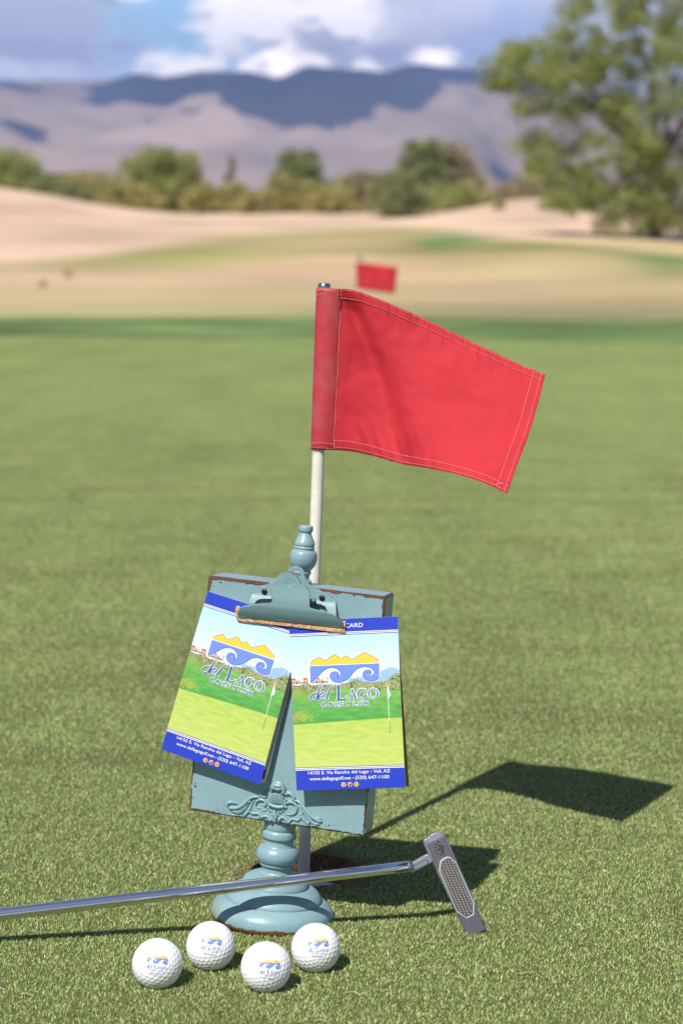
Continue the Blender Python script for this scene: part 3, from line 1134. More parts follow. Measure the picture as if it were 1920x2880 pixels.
class Art:
    """triangles in millimetres (x right, y down) with a colour and a layer"""
    def __init__(self):
        self.items = []

    def poly(self, pts, colr, layer, grid=4.0):
        pts = [(float(a), float(b)) for a, b in pts]
        if grid:                                   # close points along the outline, so that it follows the bent card
            fine = []
            for (a, b), (c, d) in zip(pts, pts[1:] + pts[:1]):
                k = max(1, int(math.hypot(c - a, d - b) / grid))
                fine += [(a + (c - a) * i / k, b + (d - b) * i / k) for i in range(k)]
            pts = fine
        vv = [Vector(p) for p in pts]
        n = len(vv)
        xs_ = [p[0] for p in pts]
        ys_ = [p[1] for p in pts]
        if grid:
            gx = np.arange(min(xs_) + grid * .5, max(xs_), grid)
            gy = np.arange(min(ys_) + grid * .5, max(ys_), grid)
            for a in gx:
                for b in gy:
                    vv.append(Vector((a + 0.01, b + 0.013)))
        r_ = delaunay_2d_cdt(vv, [], [list(range(n))], 1, 1e-5)
        self.items.append(([tuple(v) for v in r_[0]], [tuple(f) for f in r_[2]], colr, layer))

    def stroke(self, pts, width, colr, layer, per=6, grow=0.0, smooth=True):
        """width: number or list (one per control point)"""
        if not hasattr(width, '__len__'):
            width = [width] * len(pts)
        P3 = [(p[0], p[1], w_) for p, w_ in zip(pts, width)]
        P3 = catmull(P3, per) if smooth else [np.array(p) for p in P3]
        V, F = [], []
        for i, p in enumerate(P3):
            a, b = P3[max(i - 1, 0)], P3[min(i + 1, len(P3) - 1)]
            t = np.array([b[0] - a[0], b[1] - a[1]])
            t = t / (np.linalg.norm(t) + 1e-9)
            w_ = max(p[2], 0.02) / 2 + grow
            q = np.array([p[0], p[1]])
            if grow and i == 0: q = q - t * grow
            if grow and i == len(P3) - 1: q = q + t * grow
            nn = np.array([-t[1], t[0]])
            V += [tuple(q + nn * w_), tuple(q - nn * w_)]
        for i in range(len(P3) - 1):
            F.append((2 * i, 2 * i + 1, 2 * i + 3, 2 * i + 2))
        self.items.append((V, F, colr, layer))

    def ring(self, cx, cy, rx, ry, wx, wy, colr, layer, a0=0, a1=360, n=36):
        """elliptic ring, thick (wx) on its sides and thin (wy) at top and bottom"""
        V, F = [], []
        for i in range(n + 1):
            a = R(a0 + (a1 - a0) * i / n)
            V += [(cx + rx * math.cos(a), cy - ry * math.sin(a)), (cx + (rx - wx) * math.cos(a), cy - (ry - wy) * math.sin(a))]
        for i in range(n):
            F.append((2 * i, 2 * i + 1, 2 * i + 3, 2 * i + 2))
        self.items.append((V, F, colr, layer))

    def text(self, body, x, y, h, colr, layer, bold=0.0, width=None, align='LEFT', shear=0.0, grow=0.0):
        """built-in font; h = capital height, (x, y) = start of the baseline"""
        cu = bpy.data.curves.new('lettering', 'FONT')
        cu.body = body
        cu.size = 1.0
        cu.offset = bold + grow
        cu.shear = shear
        cu.resolution_u = 3
        ob = bpy.data.objects.new('lettering', cu)
        me = bpy.data.meshes.new_from_object(ob)
        bpy.data.objects.remove(ob)
        n = len(me.vertices)
        if n == 0:
            return
        co = np.zeros(n * 3)
        me.vertices.foreach_get('co', co)
        co = co.reshape(-1, 3)
        s_ = h / 0.73
        wd = co[:, 0].max() - co[:, 0].min()
        sx = s_ if width is None else width / wd
        xx = (co[:, 0] - co[:, 0].min()) * sx
        if align == 'CENTER':
            xx = xx - (wd * sx) / 2
        V = [(x + a, y - b * s_) for a, b in zip(xx, co[:, 1])]
        F = [tuple(p_.vertices) for p_ in me.polygons]
        self.items.append((V, F, colr, layer))
        bpy.data.meshes.remove(me)

    def add(self, other, f):
        for V, F, c_, l_ in other.items:
            self.items.append(([f(v) for v in V], F, c_, l_))

    def build(self, name, mapper, m_, parent, step=0.00010, flip=False):
        VV, FF, CC = [], [], []
        for V, F, c_, l_ in self.items:
            b = len(VV)
            for v in V:
                VV.append(tuple(mapper(v[0], v[1], (l_ + 1) * step)))
                CC.append(c_)
            for f in F:
                FF.append(tuple(b + i for i in (f[::-1] if flip else f)))
        me = bpy.data.meshes.new(name)
        me.from_pydata(VV, [], FF)
        at_ = me.color_attributes.new('Col', 'FLOAT_COLOR', 'POINT')
        at_.data.foreach_set('color', np.array([c4(c_) for c_ in CC], np.float32).ravel())
        return link(name, me, m_, parent)


def logo_art(halo=True):
    """the club's emblem and name in the units of the close-up it was measured from"""
    A = Art()
    B = Art()

    hg = 9

    def S(pts, w_, c_, l_, sm=True, per=6):
        if halo:
            B.stroke(pts, w_, WHI, 0, per, hg, sm)
        A.stroke(pts, w_, c_, l_, per, 0, sm)
    mt = [(193, 270), (348, 170), (458, 228), (623, 118), (725, 197), (798, 148), (922, 214), (1120, 87), (1365, 222)]
    if halo:
        B.stroke(mt, 44, WHI, 0, 6, 0, False)
        B.poly([(180, 262), (1380, 210), (1384, 300), (180, 340)], WHI, 0, 60)
    A.poly(mt + [(1367, 262), (193, 310)], YEL, 2, 60)
    A.stroke([(a, b - 4) for a, b in mt], 9, PURP, 3, 1, 0, False)
    edge_ = [(205, 597), (255, 570), (300, 532), (350, 478), (400, 425), (445, 385), (500, 358), (570, 345), (630, 356), (680, 388), (710, 425), (718, 455), (712, 478), (690, 495), (660, 502), (630, 494), (618, 478), (624, 466),
             (640, 468), (655, 488), (676, 486), (686, 462), (678, 436), (655, 420), (620, 415), (575, 424), (545, 452), (535, 492), (545, 535), (585, 575), (640, 595), (700, 596), (765, 580), (830, 545), (890, 488), (930, 435),
             (975, 385), (1040, 348), (1120, 334), (1190, 342), (1245, 372), (1278, 408), (1286, 438), (1272, 465), (1240, 482), (1200, 484), (1162, 474), (1146, 458), (1160, 446), (1185, 458), (1210, 466), (1232, 448), (1238, 420), (1218, 394),
             (1180, 386), (1132, 398), (1098, 430), (1088, 475), (1098, 515), (1130, 548), (1180, 568), (1240, 574), (1300, 562), (1345, 540), (1372, 510)]
    A.poly([(1370, 278), (193, 325)] + edge_, WAVE, 2, 60)
    A.stroke(edge_, 7, LETB, 3, 2)
    if halo:
        B.stroke([(193, 320)] + edge_[:1], 26, WHI, 0, 2, 0, False)
        B.stroke(edge_, 30, WHI, 0, 2)
        B.stroke([(1372, 510), (1368, 275)], 26, WHI, 0, 2, 0, False)
    # del
    S([(338, 800), (318, 778), (285, 778), (240, 805), (210, 850), (216, 892), (252, 902), (300, 872), (338, 815)], [8, 10, 12, 20, 24, 20, 14, 10, 6], LETB, 3)
    S([(408, 664), (396, 650), (374, 664), (356, 700), (338, 780), (318, 850), (314, 878), (328, 888), (350, 872)], [6, 10, 14, 20, 26, 24, 20, 10, 4], LETB, 3)
    S([(350, 848), (398, 830), (440, 798), (440, 770), (412, 766), (370, 796), (346, 848), (358, 884), (392, 890), (440, 862)], [6, 8, 12, 16, 12, 18, 24, 20, 14, 5], LETB, 3)
    S([(598, 656), (584, 644), (560, 658), (540, 700), (512, 780), (484, 850), (476, 880), (490, 888), (512, 876)], [6, 10, 14, 20, 26, 26, 22, 12, 4], LETB, 3)
    # LAGO
    S([(684, 656), (684, 880)], 38, LETB, 3, False)
    S([(648, 654), (724, 650)], 11, LETB, 4, False)
    S([(650, 884), (804, 878)], 13, LETB, 4, False)
    S([(776, 874), (800, 862), (820, 828)], [10, 12, 6], LETB, 3)
    S([(916, 712), (852, 872)], 11, LETB, 3, False)
    S([(912, 714), (972, 870)], 26, LETB, 3, False)
    S([(876, 822), (950, 818)], 9, LETB, 3, False)
    S([(838, 877), (880, 875)], 8, LETB, 3, False)
    S([(942, 873), (990, 871)], 8, LETB, 3, False)
    if halo:
        B.ring(1080, 788, 92, 98, 44, 34, WHI, 0, 35, 330)
        B.ring(1270, 783, 99, 98, 50, 34, WHI, 0)
    A.ring(1080, 788, 78, 84, 24, 10, LETB, 3, 38, 325)
    S([(1140, 712), (1140, 744)], 9, LETB, 4, False)
    S([(1138, 806), (1138, 854)], 20, LETB, 4, False)
    S([(1112, 806), (1162, 803)], 8, LETB, 4, False)
    A.ring(1270, 783, 86, 85, 24, 10, LETB, 3)

    # GOLF CLUB
    def yb(x_):
        return 1016 - (x_ - 390) * 0.0375
    for ch, xa, xb in (('G', 392, 472), ('O', 500, 600), ('L', 626, 686), ('F', 702, 770), ('C', 815, 902), ('L', 926, 990), ('U', 1010, 1094), ('B', 1124, 1190)):
        b_ = yb((xa + xb) / 2)
        t_ = b_ - 72
        m_ = (t_ + b_) / 2
        cx_, rx_ = (xa + xb) / 2, (xb - xa) / 2
        if ch in 'GOC':
            a0, a1 = (0, 360) if ch == 'O' else (40, 322)
            if halo: B.ring(cx_, m_, rx_ + 8, 45, 30, 22, WHI, 0, a0, a1)
            A.ring(cx_, m_, rx_, 37, 15, 7, LETB, 3, a0, a1)
            if ch == 'G':
                S([(xb - 10, m_ + 6), (xb - 10, b_ - 4)], 13, LETB, 3, False)
        if ch == 'L':
            S([(xa + 14, t_), (xa + 14, b_)], 14, LETB, 3, False)
            S([(xa, b_ - 4), (xb, b_ - 5)], 8, LETB, 3, False)
            S([(xb - 2, b_ - 20), (xb - 2, b_ - 4)], 6, LETB, 3, False)
            S([(xa, t_ + 3), (xa + 30, t_ + 2)], 6, LETB, 3, False)
        if ch == 'F':
            S([(xa + 14, t_), (xa + 14, b_)], 14, LETB, 3, False)
            S([(xa, t_ + 4), (xb, t_ + 2)], 8, LETB, 3, False)
            S([(xa + 14, m_), (xb - 14, m_ - 1)], 7, LETB, 3, False)
            S([(xa, b_ - 2), (xa + 30, b_ - 3)], 6, LETB, 3, False)
        if ch == 'U':
            S([(xa + 14, t_), (xa + 14, b_ - 26), (xa + 24, b_ - 6), (cx_, b_), (xb - 24, b_ - 8), (xb - 12, b_ - 28), (xb - 12, t_ - 2)], [14, 14, 12, 8, 8, 9, 9], LETB, 3)
            S([(xa, t_ + 2), (xa + 30, t_ + 1)], 6, LETB, 3, False)
            S([(xb - 28, t_), (xb + 4, t_ - 1)], 6, LETB, 3, False)
        if ch == 'B':
            S([(xa + 14, t_), (xa + 14, b_)], 14, LETB, 3, False)
            S([(xa, t_ + 3), (xb - 22, t_ + 3), (xb - 10, t_ + 18), (xb - 24, m_ - 1), (xa + 14, m_)], [6, 8, 14, 8, 6], LETB, 3)
            S([(xa + 14, m_), (xb - 16, m_ + 2), (xb - 4, m_ + 18), (xb - 20, b_ - 4), (xa, b_ - 3)], [6, 8, 14, 8, 6], LETB, 3)
    out = Art()
    if halo:
        out.items += B.items
    out.items += A.items
    return out


LOGO = logo_art(True)
LOGO_PLAIN = logo_art(False)


def logo_mm(v):
    """close-up units -> millimetres on the cover"""
    x_, y_ = v
    return (7.93 + 0.05426 * x_ - 0.0025 * y_, 23.47 + 0.0529 * y_ + 0.00196 * x_)


# print on a ball: emblem about 14 mm wide
ball_art = Art()
for V_, F_, c_, l_ in LOGO_PLAIN.items:
    pass
ball_art.add(LOGO_PLAIN, lambda v: ((v[0] - 780) * 0.0152, (v[1] - 620) * 0.0152))
ball_art.text('Vail, Arizona', 0, 8.6, 1.5, LETB, 3, 0.0, 11.0, 'CENTER')
mark_art = Art()
mark_art.text('LAKE', 0, 0, 1.6, s2l(60, 60, 120), 3, 0.02, None, 'CENTER') if False else None
M_ballink = vcol_mat('ball_ink', 0.35, 0.4)


def put_ball(px, py, rot, logo_uv, label, k):
    c = at_z(px, py, BR + 0.0012)
    o = bpy.data.objects.new('golf_ball', me_ball)
    col.objects.link(o)
    o.location = c
    o.rotation_euler = rot
    tag(o, label, 'golf ball', 'white golf balls in the grass before the stand')
    view = (EYE - c).normalized()
    right = Vector((0, 0, 1)).cross(view).normalized()
    up = view.cross(right)
    Mi = o.rotation_euler.to_matrix().inverted()
    tw = logo_uv[2]

    def mapper(x_, y_, g):
        # angles on the sphere about the emblem's centre
        xr = x_ * math.cos(tw) - y_ * math.sin(tw)
        yr = x_ * math.sin(tw) + y_ * math.cos(tw)
        a = (logo_uv[0] + xr) / 21.35
        b = (logo_uv[1] + yr) / 21.35
        d_ = view * math.cos(a) * math.cos(b) + right * math.sin(a) * math.cos(b) - up * math.sin(b)
        return Mi @ (d_.normalized() * (BR + 0.00001 + g * 0.35))
    p_ = ball_art.build('emblem_print', mapper, M_ballink, o)
    # the maker's small arrow mark near the top and the number near the bottom
    A2 = Art()
    for q in range(4):
        A2.stroke([(q * 0.9 - 1.6, -0.9), (q * 0.9 - 1.6, 0.9 - 0.5 * (q % 2))], 0.28, PURP, 3, 2, 0, False)
    A2.stroke([(-1.9, 0.0), (1.5, 0.0)], 0.25, PURP, 3, 2, 0, False)

    def mapper_t(x_, y_, g):
        a = (logo_uv[0] + 1.5 + x_) / 21.35
        b = (-26.5 + y_) / 21.35
        d_ = view * math.cos(b) + right * a * 0.9 - up * math.sin(b)
        return Mi @ (d_.normalized() * (BR + 0.00001 + g * 0.35))
    A2.build('top_mark', mapper_t, M_ballink, o)
    A3 = Art()
    A3.stroke([(-0.9, -1.0), (0.9, -1.0), (-0.1, 1.1)], 0.5, (0.01, 0.01, 0.02), 3, 2, 0, False)

    def mapper_b(x_, y_, g):
        a = (logo_uv[0] - 2.5 + x_) / 21.35
        b = (21.5 + y_) / 21.35
        d_ = view * math.cos(b) + right * a - up * math.sin(b)
        return Mi @ (d_.normalized() * (BR + 0.00001 + g * 0.35))
    A3.build('number_mark', mapper_b, M_ballink, o)
    return o


put_ball(443, 2710.5, (0.3, 0.2, 0.5), (-0.5, 0.2, 0.16), 'white golf ball farthest left, alone on the near left grass', 0)
put_ball(593, 2661, (1.1, 0.7, 0.2), (0.3, -1.0, 0.17), 'white golf ball second from left, just before the left edge of the round base', 1)
put_ball(748, 2720, (0.6, 1.9, 0.9), (3.2, 1.5, 0.10), 'white golf ball lying nearest, in front of the middle of the base', 2)
put_ball(888, 2666, (1.9, 0.4, 1.4), (2.2, -0.8, 0.05), 'white golf ball farthest right, before the right side of the base', 3)

# ------------------------------------------------------------------ the clipboard stand
SX, SY = -0.065, 1.799
BW, BT, ZB, ZT = 0.1684, 0.0354, 0.0960, 0.3172
stand = empty('clipboard_stand', (SX, SY, 0.0015))
srot = Matrix.Rotation(R(-14.06), 3, 'Z') @ Matrix.Rotation(R(4.36), 3, 'Y') @ Matrix.Rotation(R(-3.38), 3, 'X')
stand.rotation_euler = srot.to_euler()
tag(stand, 'distressed pale teal wooden clipboard stand with turned post and round foot', 'stand')
SM = Matrix.Translation(Vector((SX, SY, 0.0015))) @ srot.to_4x4()
SMI = SM.inverted()
BN = (srot @ Vector((0, -1, 0))).normalized()            # outward normal of the board's face


def onboard(px, py, gap=0.0):
    """view bearing met with the plane a few millimetres before the board; stand coordinates"""
    p0 = SM @ Vector((0, -BT / 2 - gap, 0.2))
    return SMI @ at_plane(px, py, p0, BN)


M_wood = painted_wood('painted_turning')
M_base = painted_wood('painted_foot', None, True)
M_board = painted_wood('painted_board', (BW, BT, ZB, ZT))


def turned(name, prof, m_, n=72):
    pr = catmull([(a, b, 0) for a, b in prof], 4)
    V, F = lathe([(max(p[0], 0.0002), p[1]) for p in pr], n)
    return mesh_np(name, V, F, m_, stand, True)


mmv = lambda L_: [(a / 1000, b / 1000) for a, b in L_]
turned('base', mmv([(54.5, 0), (56.3, 1.5), (57.2, 4), (57.2, 8), (55.6, 13), (52, 17), (48.2, 19.6), (46.3, 20.5), (45.0, 20.4), (45.2, 21.5), (44.3, 24), (41.5, 28), (37.5, 31), (33.5, 32.8), (31.6, 33.0), (31.4, 34), (31, 36), (29, 39.5), (25, 42.5), (19, 44.6), (15.3, 45.6), (14.2, 47)]), M_base, 96)
turned('post', mmv([(14.0, 46), (13.8, 50), (14.2, 52.2), (15.8, 52.6), (16.4, 53.6), (16.2, 54.6), (15.9, 55), (18.4, 57), (19.8, 60), (20.1, 62.5), (19.5, 66), (17.8, 69), (16.4, 70.2), (15.0, 70.4), (14.0, 72.5), (13.5, 75.5), (14.2, 78.2), (15.6, 78.8), (15.9, 81), (15.6, 84), (14.6, 85.6), (13.8, 86), (14.6, 88), (15.0, 91), (15.0, 98.0)]), M_wood)
turned('finial', mmv([(9.4, 317.9), (9.5, 319.5), (8.9, 321), (7.2, 322), (6.9, 324), (7.4, 326), (8.2, 327.6), (8.2, 329), (7.6, 330), (9.4, 332.4), (11.6, 336), (12.7, 341), (12.3, 345.5), (11.0, 348), (9.2, 349.3), (9.7, 350.6), (9.5, 352), (8.8, 352.6), (9.4, 353.8), (9.2, 356), (8.0, 358.8), (6.6, 361.5), (5.6, 364), (5.3, 365.2), (6.2, 366), (6.6, 367.5), (6.6, 369.5), (6.2, 371), (5.0, 371.6), (0.1, 371.7)]), M_wood)

bm = bmesh.new()
bmesh.ops.create_cube(bm, size=1.0)
for v in bm.verts:
    v.co = Vector((v.co.x * BW, v.co.y * BT, (ZB + ZT) / 2 + v.co.z * (ZT - ZB)))
bmesh.ops.bevel(bm, geom=bm.edges[:], offset=0.0011, segments=2, affect='EDGES')
from_bm('board', bm, M_board, stand)

# ---- carved scroll ornament low on the board
def orn(x_, y_, g):
    return onboard(620 + x_ / 4.9, 2180 + y_ / 4.9, g)


YA = Vector((0, 1, 0))
OV, OF = [], []


def stroke3(pts, r0, r1=None, flat=1.05, n=8, lift=0.0, per=5):
    """rounded relief stroke; radii in mm"""
    P3 = [orn(p[0], p[1], 0.0003 + lift) for p in pts]
    cp = catmull([tuple(p) for p in P3], per)
    if r1 is None: r1 = r0
    k = len(cp)
    if hasattr(r0, '__len__'):
        rad_ = np.interp(np.linspace(0, 1, k), np.linspace(0, 1, len(r0)), r0) / 1000
    else:
        rad_ = np.linspace(r0, r1, k) / 1000
    tube_geo(cp, rad_, n, (YA, flat), OV, OF)


def knob(x_, y_, r_, lift=0.0):
    c = orn(x_, y_, lift)
    b0 = len(OV)
    for j in range(6):
        ph = math.pi * j / 5
        for i in range(10):
            th = 2 * math.pi * i / 10
            OV.append((c.x + r_ / 1000 * math.sin(ph) * math.cos(th), c.y + r_ / 1000 * math.cos(ph) * 0.9, c.z + r_ / 1000 * math.sin(ph) * math.sin(th)))
    for j in range(5):
        for i in range(10):
            OF.append((b0 + j * 10 + i, b0 + j * 10 + (i + 1) % 10, b0 + (j + 1) * 10 + (i + 1) % 10, b0 + (j + 1) * 10 + i))


# left arm
stroke3([(110, 440), (95, 405), (130, 375), (200, 385), (255, 405)], [0.8, 1.5, 1.6, 1.1, .6])
stroke3([(120, 450), (190, 455), (270, 435), (350, 375), (410, 320), (480, 298), (545, 312)], [1.4, 1.8, 2.0, 1.8, 1.5, 1.2, .6], lift=.0008)
stroke3([(150, 485), (220, 505), (300, 470), (370, 400), (430, 345)], [0.8, 1.4, 1.6, 1.2, .6])
stroke3([(205, 525), (270, 515), (340, 460), (390, 400)], [0.7, 1.2, 1.2, .6])
stroke3([(310, 575), (345, 535), (395, 480), (430, 400), (470, 340)], [0.8, 1.7, 1.6, 1.1, .6])
stroke3([(395, 460), (405, 505), (445, 528), (520, 530), (560, 572), (625, 565), (672, 600), (690, 622)], [0.8, 1.0, 1.0, 1.1, 1.1, 1.1, 1.2, 1.5], lift=.0004)
stroke3([(485, 410), (500, 360), (545, 338), (600, 352), (628, 395), (615, 420), (590, 405)], [0.7, 1.2, 1.3, 1.3, 1.2, 1.0, .8], lift=.0006)
stroke3([(500, 452), (548, 456), (580, 490), (640, 478)], 0.6, 0.6)
stroke3([(640, 300), (590, 295), (555, 262), (575, 222), (625, 222), (640, 252), (612, 270)], [0.9, 1.1, 1.2, 1.2, 1.0, .8, .6])
# right arm
stroke3([(870, 262), (920, 240), (975, 262), (1008, 310), (990, 350), (945, 352), (915, 335)], [0.9, 1.5, 1.7, 1.6, 1.3, 1.0, .7], lift=.0006)
for q in range(7):
    knob(890 + q * 17, 262 + 0.35 * (q - 2.5) ** 2 * 2.2, 0.75, 0.0018)
stroke3([(870, 430), (905, 388), (970, 372), (1030, 400), (1052, 455), (1030, 520), (975, 545), (935, 545)], [0.7, 1.2, 1.4, 1.4, 1.3, 1.0, .8, .6], lift=.0005)
stroke3([(1010, 350), (1085, 370), (1140, 440), (1200, 510), (1260, 570), (1330, 620), (1395, 640)], [0.8, 1.6, 1.9, 2.0, 2.0, 1.7, 1.0], lift=.0007)
stroke3([(1080, 400), (1130, 480), (1190, 550), (1240, 620), (1300, 668), (1365, 672)], [0.7, 1.2, 1.5, 1.6, 1.5, .9], lift=.0003)
stroke3([(1240, 640), (1290, 690), (1330, 690)], [0.7, 1.3, .8])
stroke3([(1300, 585), (1350, 596), (1380, 610)], [0.6, 1.1, .7], lift=.001)
stroke3([(1075, 420), (1110, 520), (1140, 590), (1180, 650), (1215, 700)], [0.7, 1.4, 1.6, 1.5, .7])
stroke3([(1130, 560), (1145, 610), (1190, 672)], [0.6, 1.1, .6])
stroke3([(800, 620), (850, 580), (905, 625), (930, 655), (990, 605), (1060, 622), (1115, 575), (1120, 500)], [1.5, 1.2, 1.1, 1.1, 1.0, 1.0, .9, .7], lift=.0004)
stroke3([(880, 520), (920, 548), (975, 520), (1005, 540)], 0.6, 0.6)
for (bx, by, dx_, dy_) in [(300, 432, -22, 34), (330, 412, -24, 38), (362, 385, -22, 40), (255, 452, -30, 26), (215, 462, -30, 22), (395, 350, 18, 40), (1150, 455, 34, 10), (1185, 500, 36, 8), (1222, 545, 38, 8), (1262, 590, 40, 8), (1120, 520, -14, 40), (1150, 590, -10, 42), (1215, 640, -4, 38), (1100, 440, 30, -4), (160, 380, 14, -14), (200, 388, 14, -14), (1330, 640, 22, 26), (1290, 655, 18, 28)]:
    stroke3([(bx, by), (bx + dx_ * .6, by + dy_ * .5), (bx + dx_, by + dy_)], [0.9, 1.5, .3], lift=.0006)
# fan, crown band, drop
for q, (xa, ya, xb, yb_) in enumerate([(685, 385, 690, 275), (712, 392, 718, 250), (742, 398, 750, 245), (775, 400, 785, 250), (806, 402, 822, 262), (836, 400, 858, 285), (860, 405, 905, 322)]):
    stroke3([(xa, ya), ((xa + xb) / 2 - 3 + q, (ya + yb_) / 2), (xb, yb_)], [0.9, 1.35, 1.5], lift=.0006)
stroke3([(668, 398), (720, 425), (790, 442), (872, 435)], [1.5, 1.8, 1.8, 1.6], lift=.0012)
for kx, ky in ((690, 420), (752, 436), (822, 446)):
    knob(kx, ky, 0.8, 0.0030)
for kx, ky, kr in ((690, 618, 1.6), (812, 610, 1.7), (655, 448, 1.3), (898, 442, 1.5), (680, 490, 1.0), (705, 502, 1.0), (800, 500, 1.0), (828, 512, 1.1), (665, 470, 0.9), (858, 488, 1.2), (612, 396, 1.1)):
    knob(kx, ky, kr, 0.0008)
stroke3([(745, 482), (745, 540), (758, 590), (764, 640)], [1.2, 2.1, 1.9, .4], lift=.0008)
stroke3([(700, 490), (712, 540), (745, 585)], [0.6, 1.1, .6])
stroke3([(800, 500), (790, 545), (770, 590)], [0.6, 1.1, .6])
# hooded dome above the fan
dome = [(705, 215), (712, 165), (745, 128), (790, 118), (835, 135), (862, 175), (868, 225), (842, 268)]
stroke3(dome, [1.2, 2.1, 2.5, 2.7, 2.6, 2.2, 1.8, 1.0], lift=.0018, flat=0.9)
stroke3([(722, 172), (770, 190), (812, 192), (848, 180)], [1.4, 1.7, 1.7, 1.3], lift=.0026)
stroke3([(740, 150), (785, 145), (830, 158)], 2.3, 2.2, lift=.0026)
stroke3([(695, 235), (705, 222), (722, 232)], 0.9, 0.7, lift=.0012)
mesh_np('carved_ornament', OV, OF, M_wood, stand, True)

# ------------------------------------------------------------------ the clip
M_clip = mat('painted_metal', TEAL, 0.5, 0, 0.4)
T = NT(M_clip.node_tree)
co = T.new('ShaderNodeTexCoord').outputs['Object']
vc = T.new('ShaderNodeVertexColor', layer_name='Col')
ns = T.noise(co, 420.0, 4, 0.7)
nb_ = T.noise(co, 150.0, 4, 0.6)
k_ = T.m('ADD', T.m('MULTIPLY', ns, 0.45), T.m('MULTIPLY', nb_, 0.75))
edgev = T.new('ShaderNodeSeparateColor')
T.l.new(vc.outputs[0], edgev.inputs[0])
wr = T.m('SUBTRACT', T.m('ADD', edgev.outputs[0], T.m('MULTIPLY', k_, 1.9)), 1.98)
cb = T.mix(T.step(wr, -0.03, 0.0), c4((TEAL[0] * 0.93, TEAL[1] * 0.95, TEAL[2] * 0.93)), c4((0.02, 0.018, 0.015)))
cb = T.mix(T.step(wr, 0.07, 0.12), cb, c4((0.24, 0.15, 0.08)))
T.l.new(cb, pbr(M_clip).inputs['Base Color'])
bp = T.new('ShaderNodeBump')
bp.inputs['Strength'].default_value = 0.2
bp.inputs['Distance'].default_value = 0.0005
T.l.new(T.noise(co, 500.0, 3), bp.inputs['Height'])
T.l.new(bp.outputs[0], pbr(M_clip).inputs['Normal'])
M_cork = mat('cork', (0.42, 0.22, 0.10), 0.95, 0, 0.1)
T = NT(M_cork.node_tree)
co = T.new('ShaderNodeTexCoord').outputs['Object']
vo = T.new('ShaderNodeTexVoronoi')
vo.inputs['Scale'].default_value = 620
T.l.new(co, vo.inputs['Vector'])
n_ = T.noise(co, 380, 4, 0.7)
sc_ = T.new('ShaderNodeSeparateColor')
T.l.new(vo.outputs['Color'], sc_.inputs[0])
cc = T.mix(sc_.outputs[0], c4((0.42, 0.21, 0.09)), c4((0.80, 0.52, 0.30)))
cc = T.mix(T.m('SUBTRACT', 1.0, T.step(n_, 0.30, 0.42)), cc, c4((0.06, 0.03, 0.015)))
T.l.new(cc, pbr(M_cork).inputs['Base Color'])
M_dark = mat('dark_metal', (0.05, 0.042, 0.04), 0.45, 0.7)


def ck(x_, y_, g):
    """clip close-up coordinates onto a plane g metres before the board"""
    return onboard(640 + x_ / 4.356, 1560 + y_ / 4.356, g)


def shaped_plate(name, outline, gapf, thick, m_, parent, holes=(), grid=26.0, wearw=30.0, smooth_per=0):
    pts = [tuple(p)[:2] for p in (catmull([(a, b, 0) for a, b in outline], smooth_per)[:-1] if smooth_per else outline)]
    vv = [Vector(p) for p in pts]
    loops = [list(range(len(vv)))]
    edges = [(i, (i + 1) % len(vv)) for i in range(len(vv))]
    poly_face = list(range(len(vv)))
    for (hx, hy, hrx, hry) in holes:
        b0 = len(vv)
        for i in range(20):
            a = 2 * math.pi * i / 20
            vv.append(Vector((hx + hrx * math.cos(a), hy + hry * math.sin(a))))
        edges += [(b0 + i, b0 + (i + 1) % 20) for i in range(20)]
    x_0, x_1 = min(p[0] for p in pts), max(p[0] for p in pts)
    y_0, y_1 = min(p[1] for p in pts), max(p[1] for p in pts)
    for a in np.arange(x_0 + 9, x_1, grid):
        for b in np.arange(y_0 + 9, y_1, grid):
            if all(((a - h_[0]) / (h_[2] + 5)) ** 2 + ((b - h_[1]) / (h_[3] + 5)) ** 2 > 1 for h_ in holes):
                vv.append(Vector((a + 0.1, b + 0.07)))
    r_ = delaunay_2d_cdt(vv, edges, [poly_face], 1, 1e-4)
    vo_, fo_ = r_[0], r_[2]
    oa = np.array(pts)
    ob = np.roll(oa, -1, 0)

    def edist(q):
        ab = ob - oa
        t_ = np.clip(((q - oa) * ab).sum(1) / ((ab ** 2).sum(1) + 1e-9), 0, 1)
        return float(np.min(np.linalg.norm(oa + ab * t_[:, None] - q, axis=1)))
    V, C_ = [], []
    for v in vo_:
        V.append(tuple(ck(v[0], v[1], gapf(v[0], v[1]))))
        e_ = edist(np.array([v[0], v[1]]))
        w_ = max(0.0, 1 - e_ / wearw) * (1.0 if v[1] < 470 else 0.72)
        C_.append((w_, w_, w_))
    F = []
    for f in fo_:
        cx_ = sum(vo_[i][0] for i in f) / len(f)
        cy_ = sum(vo_[i][1] for i in f) / len(f)
        if any(((cx_ - h_[0]) / h_[2]) ** 2 + ((cy_ - h_[1]) / h_[3]) ** 2 < 0.97 for h_ in holes):
            continue
        F.append(tuple(f))
    o = mesh_np(name, V, F, m_, parent, False, np.array(C_))
    # face outwards (towards -y of the stand)
    bm_ = bmesh.new()
    bm_.from_mesh(o.data)
    if sum(f.normal.y for f in bm_.faces) > 0:
        bmesh.ops.reverse_faces(bm_, faces=bm_.faces[:])
    bm_.to_mesh(o.data)
    bm_.free()
    o.data.polygons.foreach_set('use_smooth', [True] * len(o.data.polygons))
    sd = o.modifiers.new('thickness', 'SOLIDIFY')
    sd.thickness = thick
    sd.offset = -1
    try:
        o.modifiers.new('edges', 'BEVEL').width = min(0.0003, thick * 0.3)
        o.modifiers['edges'].limit_method = 'ANGLE'
    except Exception:
        pass
    return o


clip = empty('clip')
clip.parent = stand


def skew(x_, y_):
    """distance down the clip, with the clip's slope taken out"""
    return y_ - (x_ - 130) * 0.105


